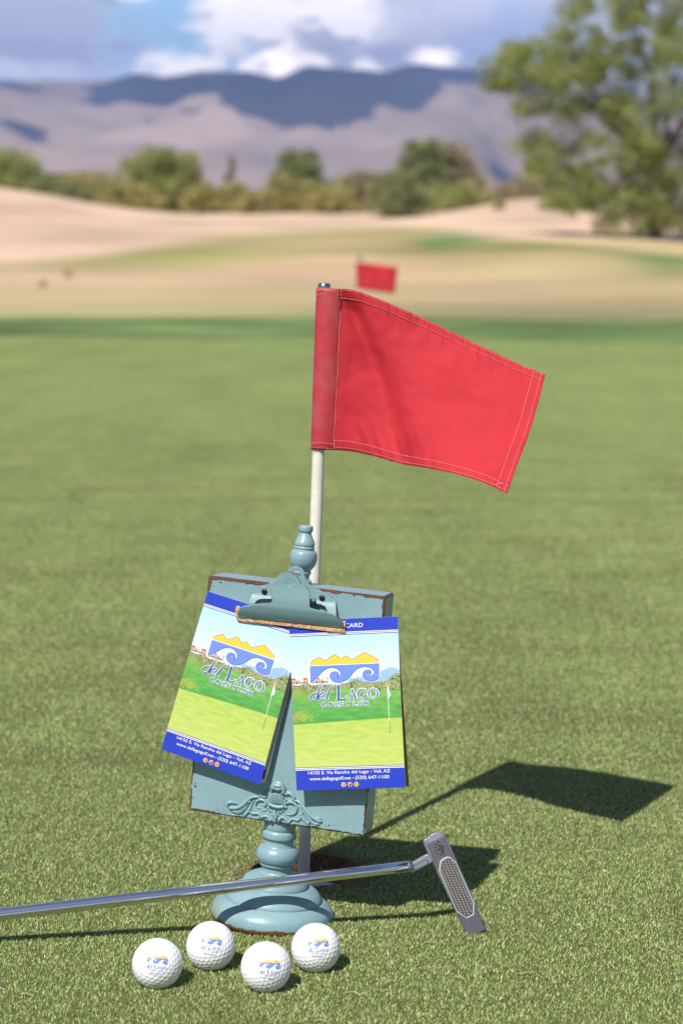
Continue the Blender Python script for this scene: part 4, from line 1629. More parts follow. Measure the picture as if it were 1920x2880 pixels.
def lever_gap(x_, y_):
    s_ = skew(x_, y_)
    return float(np.interp(s_, [110, 180, 330, 500, 600, 680, 720, 760, 790], [0.0185, 0.0175, 0.0165, 0.0165, 0.0155, 0.0125, 0.0102, 0.0074, 0.0062]))


lever = [(124, 740), (126, 700), (148, 655), (200, 634), (270, 622), (350, 606), (430, 598), (505, 595), (535, 590), (546, 560), (534, 500), (532, 440), (538, 395), (560, 362), (605, 335), (612, 300), (620, 255), (650, 222), (700, 207), (750, 209), (800, 228), (850, 262), (884, 310), (900, 368), (940, 380), (980, 408), (1000, 445), (1006, 500), (1004, 560), (1004, 625), (1016, 655),
         (1080, 676), (1150, 692), (1230, 716), (1310, 745), (1370, 782), (1404, 822), (1418, 862), (1416, 898), (1100, 862), (760, 828), (440, 792), (130, 764)]
shaped_plate('lever', lever, lever_gap, 0.0011, M_clip, clip, holes=[(750, 340, 46, 40)], grid=24)


def base_gap(x_, y_):
    s_ = skew(x_, y_)
    return float(np.interp(s_, [90, 330, 470, 500, 620, 680], [0.0030, 0.0022, 0.0022, 0.0040, 0.0068, 0.0072]))


basep = [(263, 610), (266, 575), (282, 525), (296, 458), (360, 412), (440, 375), (520, 345), (600, 326), (680, 312), (716, 230), (728, 190), (760, 155), (810, 136), (860, 138), (910, 165), (938, 205), (946, 260), (960, 318), (985, 352), (1040, 385), (1120, 425), (1200, 475), (1265, 522), (1322, 572), (1326, 640), (1334, 748), (1275, 735), (1215, 700), (1212, 672), (1190, 632), (1140, 612), (1080, 600), (1010, 596),
         (780, 585), (535, 542), (460, 540), (395, 545), (355, 566), (326, 608)]
shaped_plate('back_plate', basep, base_gap, 0.0010, M_clip, clip, holes=[(835, 245, 62, 55)], grid=26, wearw=8)

# the dark spring behind the lever
V, F = [], []
for k0, k1 in ((560, 650), (880, 985)):
    for q in range(4):
        xx = k0 + (k1 - k0) * q / 3
        c = ck(xx, 520 + (xx - 700) * 0.1, 0.0085)
        pp = []
        for i in range(13):
            a = 2 * math.pi * i / 12
            pp.append((c.x, c.y + 0.0045 * math.cos(a), c.z + 0.0045 * math.sin(a)))
        tube_geo(pp, [0.0007] * 13, 6, None, V, F, False)
a_, b_ = ck(545, 533, 0.0085), ck(1015, 582, 0.0085)
tube_geo([a_, b_], [0.0012, 0.0012], 8, None, V, F)
mesh_np('spring', V, F, M_dark, clip, True)
# ears that hold the lever
for xx, yy in ((560, 440), (1040, 480)):
    p_ = [ck(xx, yy + 30, 0.0025), ck(xx + 4, yy + 38, 0.012), ck(xx + 4, yy + 92, 0.012), ck(xx, yy + 100, 0.0025)]
    p2 = [q + Vector((0.0012, 0, 0)) for q in p_]
    mesh_np('hinge_ear', [tuple(q) for q in p_ + p2], [(0, 1, 2, 3), (7, 6, 5, 4), (0, 4, 5, 1), (1, 5, 6, 2), (2, 6, 7, 3), (3, 7, 4, 0)], M_clip, clip, False, np.zeros((8, 3)))

# cork strip under the jaw: rough grained block
cork_line_t = [(100, 640), (98, 700), (112, 752), (150, 772), (440, 800), (760, 836), (1100, 870), (1412, 905), (1412, 830)]
CV, CF = [], []
prof_n = 90
bl = catmull([(96, 690, 0), (108, 752, 0), (150, 790, 0), (440, 822, 0), (760, 858, 0), (1100, 900, 0), (1425, 935, 0)], 15)
tl = catmull([(98, 642, 0), (112, 640, 0), (150, 640, 0), (440, 690, 0), (760, 730, 0), (1100, 780, 0), (1448, 812, 0)], 15)
kk = len(bl)
for i in range(kk):
    for (src, dy_, g) in ((tl, 0, 0.0022), (tl, 4, 0.0062), (bl, -8, 0.0062), (bl, 22, 0.0058), (bl, 24, 0.0024)):
        x_, y_ = src[i][0], src[i][1] + dy_
        if src is bl and i == kk - 1:
            x_ = 1436
        j1 = noise.noise(Vector((x_ * 0.11, y_ * 0.07, g * 900))) * 5
        j2 = noise.noise(Vector((x_ * 0.13, y_ * 0.09, 40 + g * 900))) * 0.0005
        CV.append(tuple(ck(x_, y_ + j1, g + j2)))
for i in range(kk - 1):
    for j in range(5):
        j2 = (j + 1) % 5
        CF.append((i * 5 + j, i * 5 + j2, (i + 1) * 5 + j2, (i + 1) * 5 + j))
CF.append(tuple(range(5)))
CF.append(tuple((kk - 1) * 5 + j for j in range(5))[::-1])
mesh_np('cork_pad', CV, CF, M_cork, clip)

# two cross-head screws
for (sx_, sy_) in ((452, 450), (1158, 528)):
    c = ck(sx_, sy_, 0.0022)
    V, F = lathe([(0.0026, 0.0), (0.0027, 0.0006), (0.0021, 0.0012), (0.0008, 0.0015), (0.0001, 0.0015)], 20)
    V = [(c.x + v[0], c.y - v[2] - 0.0004, c.z + v[1]) for v in V]
    so = mesh_np('screw', V, F, M_dark, clip, True)
    V, F = [], []
    for an in (0.5, 0.5 + math.pi / 2):
        dx_, dz_ = math.cos(an) * 0.0016, math.sin(an) * 0.0016
        tube_geo([(c.x - dx_, c.y - 0.00195, c.z - dz_), (c.x + dx_, c.y - 0.00195, c.z + dz_)], [0.00028, 0.00028], 5, None, V, F)
    mesh_np('cross_slot', V, F, mat('slot_black', (0.005, 0.005, 0.005), 0.9), so) if False else None
    so2 = Vector(c)
    M_black = bpy.data.materials.get('slot_black') or mat('slot_black', (0.004, 0.004, 0.004), 0.9)
    s_part = mesh_np('screw_cross', V, F, M_black, clip)

# ------------------------------------------------------------------ the two folded score cards
def landscape(U, Vv):
    """printed photograph on the cover: colours by position in mm (U right, Vv down)"""
    n_ = len(U)
    f1 = np.array([fbm(u, v, 0.13, 4, 2.0) for u, v in zip(U, Vv)])
    f2 = np.array([fbm(u, v, 0.5, 3, 5.0) for u, v in zip(U, Vv)])
    f3 = np.array([fbm(u * 0.25, v, 0.35, 3, 8.0) for u, v in zip(U, Vv)])
    C = np.zeros((n_, 3))

    def setc(mask, c_):
        C[mask] = c_ if np.ndim(c_) == 1 else c_[mask]
    g = np.clip((Vv - 12) / 45, 0, 1)[:, None]
    skyc = (1 - g) * np.array(s2l(182, 229, 252)) + g * np.array(s2l(224, 245, 253))
    skyc = skyc * (1 + 0.04 * f3[:, None])
    C[:] = skyc
    # blue mountain on the right
    mh = 53 - 8.0 * np.exp(-((U - 92) / 12.0) ** 2) - 3.0 * np.exp(-((U - 72) / 8) ** 2) + f2 * 0.8
    mk = (Vv > mh) & (U > 52)
    C = np.where(mk[:, None], np.array(s2l(158, 190, 226)) * (1 + 0.22 * f2[:, None]), C)
    # scrub line
    sh = 57.5 - 2.5 * np.exp(-((U - 97) / 7) ** 2) * 3 + 1.3 * f1 - 1.5 * np.exp(-((U - 60) / 5) ** 2) * 2
    scr = np.array([s2l(124, 150, 84)])
    scr2 = np.array([s2l(196, 186, 146)])
    mixf = np.clip(0.5 + f2 * 1.4 + f1 * 0.6, 0, 1)[:, None]
    sc_ = scr * mixf + scr2 * (1 - mixf)
    sc_ = np.where((f2 < -0.28)[:, None], np.array(s2l(70, 92, 62)), sc_)
    C = np.where((Vv > sh)[:, None], sc_, C)
    # houses on the left
    ho = (U < 34) & (Vv > 51.5 + 1.6 * np.floor((U % 11) / 4)) & (Vv < 57.0) & ~((U > 16) & (U < 18))
    hc = np.where(((Vv > 54.6) & ((U * 1.3).astype(int) % 3 == 0))[:, None], np.array(s2l(70, 50, 60)), np.array(s2l(214, 176, 160)))
    hc = np.where((Vv < 53.2)[:, None], np.array(s2l(176, 108, 100)), hc)
    C = np.where(ho[:, None], hc, C)
    # rough and fairway
    fw = 63.5 + 1.2 * np.sin(U * 0.09) + 1.2 * f1
    gg = np.clip((Vv - 63) / 26, 0, 1)[:, None]
    gcol = (1 - gg) * np.array(s2l(126, 182, 90)) + gg * np.array(s2l(88, 170, 82))
    gcol = gcol * (1 + 0.26 * f3[:, None])
    C = np.where((Vv > fw)[:, None], gcol, C)
    tan_ = (U < 22) & (Vv > 62) & (Vv < 70)
    C = np.where(tan_[:, None], C * 0.6 + 0.4 * np.array(s2l(150, 170, 80)), C)
    bs = np.exp(-((U - 6) / 12) ** 2 - ((Vv - 86) / 5.0) ** 2) + 0.5 * f2
    bw = np.clip((bs - 0.35) / 0.3, 0, 1)[:, None] * 0.8
    C = C * (1 - bw) + bw * np.array(s2l(170, 180, 84)) * (1 + 0.4 * f2[:, None])
    # putting surface
    gr = 91.5 - 1.8 * np.exp(-((U - 100) / 45) ** 2) + 1.4 * np.exp(-(U / 30) ** 2)
    k2 = np.clip(0.5 + 0.6 * f3 + 0.012 * (Vv - 110), 0, 1)[:, None]
    lg = np.array(s2l(178, 206, 92)) * (1 - k2) + np.array(s2l(206, 218, 122)) * k2
    sm = lambda d_, w_: np.clip(0.5 + d_ / w_, 0, 1)[:, None]
    ln = sm(Vv - gr + 1.0, 0.8)
    C = C * (1 - ln) + ln * np.array(s2l(104, 150, 66))
    lw = sm(Vv - gr, 0.8)
    C = C * (1 - lw) + lw * lg
    return np.clip(C * 0.92, 0, 1)


def card(corners_px, gaps, label, back, seed):
    """corners TL, TR, BR, BL in the view with their distance before the board"""
    P = [SM @ onboard(c_[0], c_[1], g_) for c_, g_ in zip(corners_px, gaps)]
    TL, TR, BR_, BL = P
    org = (TL + TR) / 2
    root = empty('score_card', org)
    tag(root, label, 'score card', 'printed cards held by the clip')
    nrm = (BL - TL).cross(TR - TL).normalized()
    if nrm.dot(EYE - TL) < 0:
        nrm = -nrm
    Wm, Hm = 100.0, 152.0

    def mp(x_, y_, g=0.0):
        u, v = x_ / Wm, y_ / Hm
        p_ = (TL * (1 - u) + TR * u) * (1 - v) + (BL * (1 - u) + BR_ * u) * v
        bow = 0.0022 * math.sin(math.pi * v) * (0.4 + 0.6 * u) - 0.0008 * math.sin(math.pi * u)
        return p_ + nrm * (bow + g) - org
    nu, nv = 190, 288
    uu, vv = np.meshgrid(np.linspace(0, Wm, nu + 1), np.linspace(0, Hm, nv + 1))
    U, Vv = uu.ravel(), vv.ravel()
    C = landscape(U, Vv)
    V = [tuple(mp(a, b)) for a, b in zip(U, Vv)]
    ids = np.arange((nu + 1) * (nv + 1)).reshape(nv + 1, nu + 1)
    F = np.stack([ids[:-1, :-1], ids[1:, :-1], ids[1:, 1:], ids[:-1, 1:]], -1).reshape(-1, 4)
    fr = mesh_np('front_cover', V, F, [M_print, M_paper], root, True, C)
    sd = fr.modifiers.new('paper', 'SOLIDIFY')
    sd.thickness = 0.0004
    sd.offset = -1
    sd.material_offset = 1
    sd.material_offset_rim = 1
    NAVY = s2l(72, 76, 150)
    for nm_, bands_ in (('top_band', ((0.05, 11.6, DBLUE, 0), (11.6, 12.3, WHI, 1), (12.3, 12.9, NAVY, 1), (12.9, 13.6, WHI, 1), (13.6, 14.2, NAVY, 1))),
                        ('bottom_band', ((131.5, 132.1, NAVY, 1), (132.1, 132.8, WHI, 1), (132.8, 133.4, NAVY, 1), (133.4, 134.1, WHI, 1), (134.1, Hm - 0.05, DBLUE, 0)))):
        A = Art()
        for y_a, y_b, c_, l_ in bands_:
            A.poly([(0.05, y_a), (Wm - 0.05, y_a), (Wm - 0.05, y_b), (0.05, y_b)], c_, l_, 6.0)
        A.build(nm_, mp, M_ink, fr)
    A = Art()
    A.text('SCORECARD', 50, 7.9, 3.9, WHI, 3, 0.004, 36, 'CENTER')
    A.build('heading_lettering', mp, M_ink, fr)
    A = Art()
    A.text('14155 E. Via Rancho del Lago', 11.6, 138.0, 3.0, WHI, 3, 0.008, 55.5)
    A.text('Vail, AZ', 71.6, 138.0, 3.0, WHI, 3, 0.008, 15.2)
    A.ring(69.5, 136.9, 0.55, 0.55, 0.55, 0.55, s2l(240, 190, 150), 3)
    A.text('www.dellagogolf.net', 12.6, 143.3, 3.0, WHI, 3, 0.008, 38.0)
    A.text('(520) 647-1100', 54.6, 143.3, 3.1, WHI, 3, 0.008, 31.0)
    A.ring(52.6, 142.2, 0.55, 0.55, 0.55, 0.55, s2l(240, 190, 150), 3)
    A.build('address_lettering', mp, M_ink, fr)
    A = Art()
    IC = s2l(246, 190, 90)
    for ix in (43.6, 49.4, 55.2):
        A.ring(ix, 147.9, 2.15, 2.15, 2.15, 2.15, IC, 2)
    # small round icons: f, bird, camera
    A.stroke([(44.6, 146.8), (44.0, 146.9), (43.8, 147.5), (43.8, 149.8)], 0.55, DBLUE, 4)
    A.stroke([(43.0, 148.0), (44.7, 148.0)], 0.45, DBLUE, 4, 2, 0, False)
    A.stroke([(47.9, 149.0), (48.9, 149.0), (50.1, 148.4), (50.5, 147.3), (49.8, 146.9)], [0.2, 0.9, 1.3, 1.0, .4], PURP, 4)
    A.stroke([(48.1, 147.0), (48.6, 147.8), (49.6, 148.1)], [0.3, 0.7, 0.8], PURP, 4)
    A.stroke([(54.1, 146.8), (56.3, 146.8), (56.3, 149.0), (54.1, 149.0), (54.1, 146.8)], 0.3, s2l(190, 110, 40), 4, 2, 0, False)
    A.ring(55.2, 147.9, 0.7, 0.7, 0.28, 0.28, s2l(190, 110, 40), 4)
    A.build('round_icons', mp, M_ink, fr)
    A = Art()
    A.add(LOGO, logo_mm)
    A.build('emblem', mp, M_ink, fr)
    A = Art()
    A.stroke([(88.2, 62), (88.4, 83), (88.6, 104)], 0.5, s2l(236, 232, 220), 1, 12)
    A.stroke([(88.6, 92), (88.65, 98), (88.7, 104)], 0.4, s2l(120, 130, 70), 2, 12)
    A.poly([(88.0, 60.5), (91.0, 69.5), (87.8, 73.5)], WHI, 2, 0)
    A.build('printed_flag', mp, M_ink, fr)
    # the back leaf, seen along the right-hand edge
    TL2, TR2, BR2, BL2 = [SM @ onboard(c_[0], c_[1], g_) for c_, g_ in back['corners']]
    nu, nv = 8, 12
    V, C = [], []
    for j in range(nv + 1):
        for i in range(nu + 1):
            u, v = i / nu, j / nv
            V.append(tuple((TL2 * (1 - u) + TR2 * u) * (1 - v) + (BL2 * (1 - u) + BR2 * u) * v - nrm * 0.0006 - org))
    F = [(j * (nu + 1) + i, (j + 1) * (nu + 1) + i, (j + 1) * (nu + 1) + i + 1, j * (nu + 1) + i + 1) for j in range(nv) for i in range(nu)]
    bk = mesh_np('back_leaf', V, F, back['mat'], root, True)
    sd = bk.modifiers.new('paper', 'SOLIDIFY')
    sd.thickness = 0.0004
    sd.offset = 0
    if back.get('print'):
        def mb(x_, y_, g=0.0):
            u, v = x_ / 100, y_ / 152
            p_ = (TL2 * (1 - u) + TR2 * u) * (1 - v) + (BL2 * (1 - u) + BR2 * u) * v
            return p_ - nrm * 0.0006 + nrm * (0.00035 + g) - org
        A = Art()
        A.poly([(92.5, 140), (97.6, 140), (97.6, 148.5), (92.5, 148.5)], (0.12, 0.012, 0.012), 1, 0)
        A.stroke([(98.3, 60), (98.3, 149.2), (90, 149.2)], 0.5, (0.02, 0.02, 0.02), 2, 2, 0, False)
        for q in range(9):
            A.stroke([(93.5, 100 + q * 4.2), (96.5, 101 + q * 4.2)], 1.4, (0.02, 0.02, 0.02), 2, 2, 0, False)
        A.stroke([(94, 96), (98.3, 96)], 0.5, (0.02, 0.02, 0.02), 2, 2, 0, False)
        A.build('inside_print', mb, M_ink, bk)
    return root


M_ochre = mat('ochre_paper', (0.36, 0.20, 0.035), 0.7)
card([(584.7, 1662.8), (857, 1750), (731.5, 2206.6), (453.9, 2107.4)], (0.0022, 0.0026, 0.0125, 0.0150), 'left printed card with blue bands, turned clockwise under the clip',
     dict(corners=[((590, 1668), 0.0012), ((862, 1755), 0.0014), ((745, 2203), 0.0085), ((466, 2104), 0.0085)], mat=M_paper, print=True), 0)
card([(812.4, 1747.4), (1118, 1733.7), (1140.2, 2214.8), (834, 2223.5)], (0.0034, 0.0036, 0.0165, 0.0150), 'right printed card with blue bands, hanging almost straight under the clip',
     dict(corners=[((816, 1752), 0.0018), ((1116, 1740), 0.0018), ((1149.5, 2211.5), 0.0090), ((845, 2219), 0.0090)], mat=M_ochre), 1)

# ------------------------------------------------------------------ near flagstick and red flag
M_pole = vary(mat('pole_white', (0.72, 0.69, 0.60), 0.4), (0.72, 0.69, 0.60), 0.08, 40)
M_cloth = mat('red_nylon', (0.70, 0.035, 0.055), 0.75, 0, 0.2)


def cloth_nodes(m_, c_, dirt=0.0):
    T = NT(m_.node_tree)
    b = pbr(m_)
    co = T.new('ShaderNodeTexCoord').outputs['Object']
    n1 = T.noise(co, 18.0, 4, 0.6)
    n2 = T.noise(co, 2600.0, 2, 0.5)
    cc = T.mix(T.step(n1, 0.3, 0.7), c4([v * 0.95 for v in c_]), c4([min(1, v * 1.04) for v in c_]))
    if dirt:
        n3 = T.noise(co, 30.0, 4, 0.6)
        cc = T.mix(T.m('MULTIPLY', T.step(n3, 0.42, 0.7), dirt), cc, c4((0.36, 0.16, 0.16)))
    T.l.new(cc, b.inputs['Base Color'])
    bp_ = T.new('ShaderNodeBump')
    bp_.inputs['Strength'].default_value = 0.35
    bp_.inputs['Distance'].default_value = 0.0003
    T.l.new(n2, bp_.inputs['Height'])
    T.l.new(bp_.outputs[0], b.inputs['Normal'])
    tr_ = T.new('ShaderNodeBsdfTranslucent')
    T.l.new(cc, tr_.inputs[0])
    mx_ = T.new('ShaderNodeMixShader')
    mx_.inputs[0].default_value = 0.12
    out_ = m_.node_tree.nodes['Material Output']
    T.l.new(b.outputs[0], mx_.inputs[1])
    T.l.new(tr_.outputs[0], mx_.inputs[2])
    T.l.new(mx_.outputs[0], out_.inputs[0])


RED = (0.52, 0.029, 0.041)
cloth_nodes(M_cloth, RED)
M_cloth2 = mat('red_sleeve', (0.5, 0.04, 0.06), 0.6)
cloth_nodes(M_cloth2, (0.50, 0.032, 0.048), 0.35)
M_thread = mat('pink_thread', (0.80, 0.24, 0.28), 0.6)

PT = at_y(912, 797, 1.9807)
PB = at_z(854, 2450)
axis = (PT - PB).normalized()
pole = empty('flagstick', PB)
tag(pole, 'white putting green flagstick with a red flag, standing in the hole behind the clipboard', 'flagstick')


def along(z_):
    """point of the pole at height z"""
    return PB + axis * (z_ / axis.z)


pts_ = [along(-0.098), along(0.1), along(0.3), along(0.45), along(PT.z - 0.012)]
V, F = tube_geo([p - PB for p in pts_], [0.0061] * 5, 24)
mesh_np('pole', V, F, M_pole, pole, True)
e0 = PT - PB
V, F = tube_geo([e0 - axis * .018, e0 - axis * .004, e0 - axis * .0015, e0], [0.0064, 0.0064, 0.0062, 0.0052], 24)
mesh_np('ferrule', V, F, mat('ferrule_steel', (0.35, 0.37, 0.36), 0.3, 1.0), pole, True)

# seam line top and bottom, sleeve and cloth
S0 = at_y(956, 812, 1.974)
S1 = at_y(936, 1266, 1.968)
flag = empty('flag')
flag.parent = pole
# sleeve: a drop-shaped loop round the pole that closes at the seam
A0 = along(at_y(909, 811, PT.y).z)
A1 = along(at_y(890.5, 1264, 1.9715).z)
V, F = [], []
NSL, NRG = 44, 36
for j in range(NSL + 1):
    t = j / NSL
    cpt = A0.lerp(A1, t)
    sm = S0.lerp(S1, t)
    ex = (sm - cpt)
    wid = ex.length
    ex = ex.normalized()
    ey = axis.cross(ex).normalized()
    rr = 0.0074 + 0.0003 * noise.noise(Vector((0, 0, t * 7)))
    for i in range(NRG):
        a = 2 * math.pi * i / NRG
        ca, sa = math.cos(a), math.sin(a)
        if ca > 0:
            x_ = ca * wid
            y_ = sa * rr * (1 - 0.0 * ca) * (abs(sa) ** 0.15)
            y_ = rr * sa * (1 - ca ** 3 * 0.5)
        else:
            x_ = ca * rr * 1.02
            y_ = sa * rr
        # soft creases
        y_ += 0.00035 * noise.noise(Vector((x_ * 120, 3.3, t * 14)))
        p_ = cpt + ex * x_ + ey * y_
        V.append(tuple(p_ - PB))
for j in range(NSL):
    for i in range(NRG):
        k = (i + 1) % NRG
        F.append((j * NRG + i, j * NRG + k, (j + 1) * NRG + k, (j + 1) * NRG + i))
slv = mesh_np('sleeve', V, F, M_cloth2, flag, True)
sd = slv.modifiers.new('cloth', 'SOLIDIFY')
sd.thickness = 0.0004

TRp = at_y(1532, 1054, 1.930)
BRp = at_y(1425, 1388, 1.852)
top_px = [(956, 812), (985, 814), (1040, 831), (1120, 864), (1200, 900), (1290, 944), (1360, 978), (1450, 1020), (1532, 1054)]
top_y = [1.974, 1.973, 1.972, 1.970, 1.965, 1.958, 1.950, 1.940, 1.930]
bot_px = [(936, 1266), (985, 1269), (1040, 1280), (1100, 1296), (1170, 1311), (1240, 1324), (1310, 1341), (1370, 1362), (1425, 1388)]
bot_y = [1.968, 1.965, 1.954, 1.936, 1.910, 1.888, 1.872, 1.860, 1.852]
lf_px = [(956, 812), (951, 960), (943, 1120), (936, 1266)]
lf_y = [1.974, 1.972, 1.970, 1.968]
rt_px = [(1532, 1054), (1516, 1120), (1488, 1215), (1455, 1305), (1425, 1388)]
rt_y = [1.930, 1.913, 1.892, 1.870, 1.852]


def curve3(pxs, ysv):
    P3 = [tuple(at_y(a[0], a[1], b)) for a, b in zip(pxs, ysv)]
    cu = np.array(catmull(P3, 12))
    s_ = np.concatenate([[0], np.cumsum(np.linalg.norm(np.diff(cu, axis=0), axis=1))])
    s_ /= s_[-1]
    return lambda t: np.array([np.interp(t, s_, cu[:, k]) for k in range(3)])


cT, cB, cL, cR_ = curve3(top_px, top_y), curve3(bot_px, bot_y), curve3(lf_px, lf_y), curve3(rt_px, rt_y)
P00, P10, P01, P11 = cT(0), cT(1), cB(0), cB(1)


def cloth(u, v, g=0.0):
    p_ = (1 - v) * cT(u) + v * cB(u) + (1 - u) * cL(v) + u * cR_(v) - ((1 - u) * (1 - v) * P00 + u * (1 - v) * P10 + (1 - u) * v * P01 + u * v * P11)
    edge = min(1, u / 0.06) * min(1, (1 - u) / 0.05) * min(1, v / 0.08) * min(1, (1 - v) / 0.08)
    # the big diagonal fold running from the upper seam down to the right
    l0 = 0.02 + 0.40 * v
    s_ = (u - l0)
    w_ = 0.045 + 0.045 * v
    d = 0.0088 * math.exp(-((s_ + 0.015) / w_) ** 2) * min(1, v / 0.12) * (1 - 0.25 * v)
    d -= 0.0030 * math.exp(-((s_ - 0.16) / 0.12) ** 2) * edge
    # a soft dent in the middle and one by the lower hem
    d += 0.0034 * math.exp(-((u - 0.62 - 0.25 * (0.5 - v)) / 0.10) ** 2 - ((v - 0.52) / 0.16) ** 2)
    d += 0.0010 * math.sin(u * 7 + v * 3) * edge
    d += 0.0023 * noise.noise(Vector((u * 5.5 + v * 2, v * 4.5, 2.2))) * edge + 0.0007 * noise.noise(Vector((u * 17, v * 13, 6.2)))
    # puckers along the sewn hems
    hem = math.exp(-((v - 0.0) / 0.13) ** 2) + math.exp(-((1 - v) / 0.13) ** 2)
    pk = noise.noise(Vector((u * 30 - v * 5, v * 4, 1.7))) + 0.6 * noise.noise(Vector((u * 62, v * 9, 4.1)))
    d += 0.0012 * pk * hem * min(1, u / 0.03)
    hr = math.exp(-((1 - u) / 0.07) ** 2)
    d += 0.0007 * noise.noise(Vector((u * 7, v * 22, 8.8))) * hr
    # radiating creases near the lower seam
    rd_ = math.exp(-(((u - 0.30) / 0.16) ** 2 + ((v - 0.92) / 0.16) ** 2))
    d += 0.0007 * math.sin((u * 1.0 - v * 0.45) * 85) * rd_
    rd2 = math.exp(-(((u - 0.78) / 0.12) ** 2 + ((v - 0.85) / 0.12) ** 2))
    d += 0.0006 * math.sin((u + v * 0.5) * 60) * rd2
    rd3 = math.exp(-(((u - 0.35) / 0.25) ** 2 + ((v - 0.14) / 0.1) ** 2))
    d += 0.0003 * math.sin((u * 1.0 + v * 0.25) * 70) * rd3
    return Vector(p_) + Vector((0.12, 1.0, -0.25)).normalized() * d - Vector((0.1, 1.0, -0.4)).normalized() * g


NU, NV = 150, 110
V = []
for j in range(NV + 1):
    for i in range(NU + 1):
        V.append(tuple(cloth(i / NU, j / NV) - PB))
ids = np.arange((NU + 1) * (NV + 1)).reshape(NV + 1, NU + 1)
F = np.stack([ids[:-1, :-1], ids[1:, :-1], ids[1:, 1:], ids[:-1, 1:]], -1).reshape(-1, 4)
cl = mesh_np('cloth', V, F, M_cloth, flag, True)
sd = cl.modifiers.new('cloth', 'SOLIDIFY')
sd.thickness = 0.00045
sd.offset = 1


def strip(name, uv, m_):
    """folded hem laid on the face of the cloth"""
    nu_, nv_ = uv[2], uv[3]
    V = []
    for j in range(nv_ + 1):
        for i in range(nu_ + 1):
            u, v = uv[0](i / nu_, j / nv_), uv[1](i / nu_, j / nv_)
            eb = min(j, nv_ - j, 1) if uv[4] == 'h' else min(i, nu_ - i, 1)
            V.append(tuple(cloth(u, v, 0.0004 + 0.0005 * eb + 0.0001) - PB))
    ids_ = np.arange((nu_ + 1) * (nv_ + 1)).reshape(nv_ + 1, nu_ + 1)
    F = np.stack([ids_[:-1, :-1], ids_[1:, :-1], ids_[1:, 1:], ids_[:-1, 1:]], -1).reshape(-1, 4)
    return mesh_np(name, V, F, m_, flag, True)


strip('hem', (lambda i, j: i * 0.997, lambda i, j: 0.002 + j * 0.062, 150, 5, 'h'), M_cloth)
strip('hem', (lambda i, j: i * 0.997, lambda i, j: 0.934 + j * 0.064, 150, 5, 'h'), M_cloth)
strip('hem', (lambda i, j: 0.936 + i * 0.062, lambda i, j: 0.066 + j * 0.866, 5, 100, 'v'), M_cloth)

# sewn thread
V, F = [], []


def sew(fn, length, pitch=0.0032, r=0.00030):
    n = int(length / pitch)
    for i in range(n):
        a, b = fn((i + 0.08) / n), fn((i + 0.86) / n)
        m__ = fn((i + 0.47) / n)
        tube_geo([a - PB, m__ - PB, b - PB], [r, r * 1.2, r], 4, None, V, F)


sew(lambda t: cloth(t * 0.995, 0.012, 0.00125), 0.235)
sew(lambda t: cloth(t * 0.995, 0.058, 0.00125), 0.235)
sew(lambda t: cloth(t * 0.995, 0.944, 0.00125), 0.21)
sew(lambda t: cloth(t * 0.995, 0.986, 0.00125), 0.21)
sew(lambda t: cloth(0.944, 0.02 + t * 0.975, 0.00125), 0.135)
sew(lambda t: cloth(0.982, 0.005 + t * 0.98, 0.00125), 0.135)
sew(lambda t: cloth(0.004 + 0.002 * math.sin(t * 40), t, 0.0013), 0.16, 0.0026, 0.00040)
sew(lambda t: cloth(0.925 + t * 0.05, 0.99 - t * 0.05, 0.0015), 0.014, 0.0012, 0.0005)
for (q0, q1) in ((816, 812), (828, 829)):
    sew(lambda t: at_y(890 + t * 66, q0 + (q1 - q0) * t, PT.y - 0.0086), 0.023, 0.003)
for (q0, q1) in ((1245, 1248), (1258, 1262)):
    sew(lambda t: at_y(868 + t * 68, q0 + (q1 - q0) * t, A1.y - 0.0088), 0.023, 0.003)
st = mesh_np('stitching', V, F, M_thread, flag, True)
st['kind'] = 'stuff'

# ------------------------------------------------------------------ far flagstick
fd = 10.85
fb = Vector(((1012 - 960) / F_PX * fd, fd, 0.0))
ft = at_y(1012, 727, fd)
fs = empty('flagstick', fb)
tag(fs, 'distant small red flag on its stick, out of focus behind the near flag', 'flagstick')
V, F = tube_geo([Vector((0, 0, -0.02)), ft - fb], [0.0065, 0.0065], 14)
mesh_np('pole', V, F, M_pole, fs, True)
V, F = tube_geo([ft - fb - Vector((0, 0, 0.012)), ft - fb + Vector((0, 0, 0.012))], [0.0085, 0.006], 14)
mesh_np('ferrule', V, F, M_dark, fs, True)
corners = [at_y(1000, 737, fd - .01), at_y(1118, 752, fd - 0.02), at_y(1110, 826, fd - 0.05), at_y(1003, 812, fd - .01)]
V = []
for j in range(13):
    for i in range(17):
        u, v = i / 16, j / 12
        p_ = (corners[0] * (1 - u) + corners[1] * u) * (1 - v) + (corners[3] * (1 - u) + corners[2] * u) * v
        p_ = p_ + Vector((0, 0.012 * math.exp(-((u - 0.55) / 0.12) ** 2) + 0.006 * math.sin(u * 6 + v * 2), 0))
        V.append(tuple(p_ - fb))
F = [(j * 17 + i, (j + 1) * 17 + i, (j + 1) * 17 + i + 1, j * 17 + i + 1) for j in range(12) for i in range(16)]
fc = mesh_np('flag', V, F, M_cloth, fs, True)
sd = fc.modifiers.new('cloth', 'SOLIDIFY')
sd.thickness = 0.0008

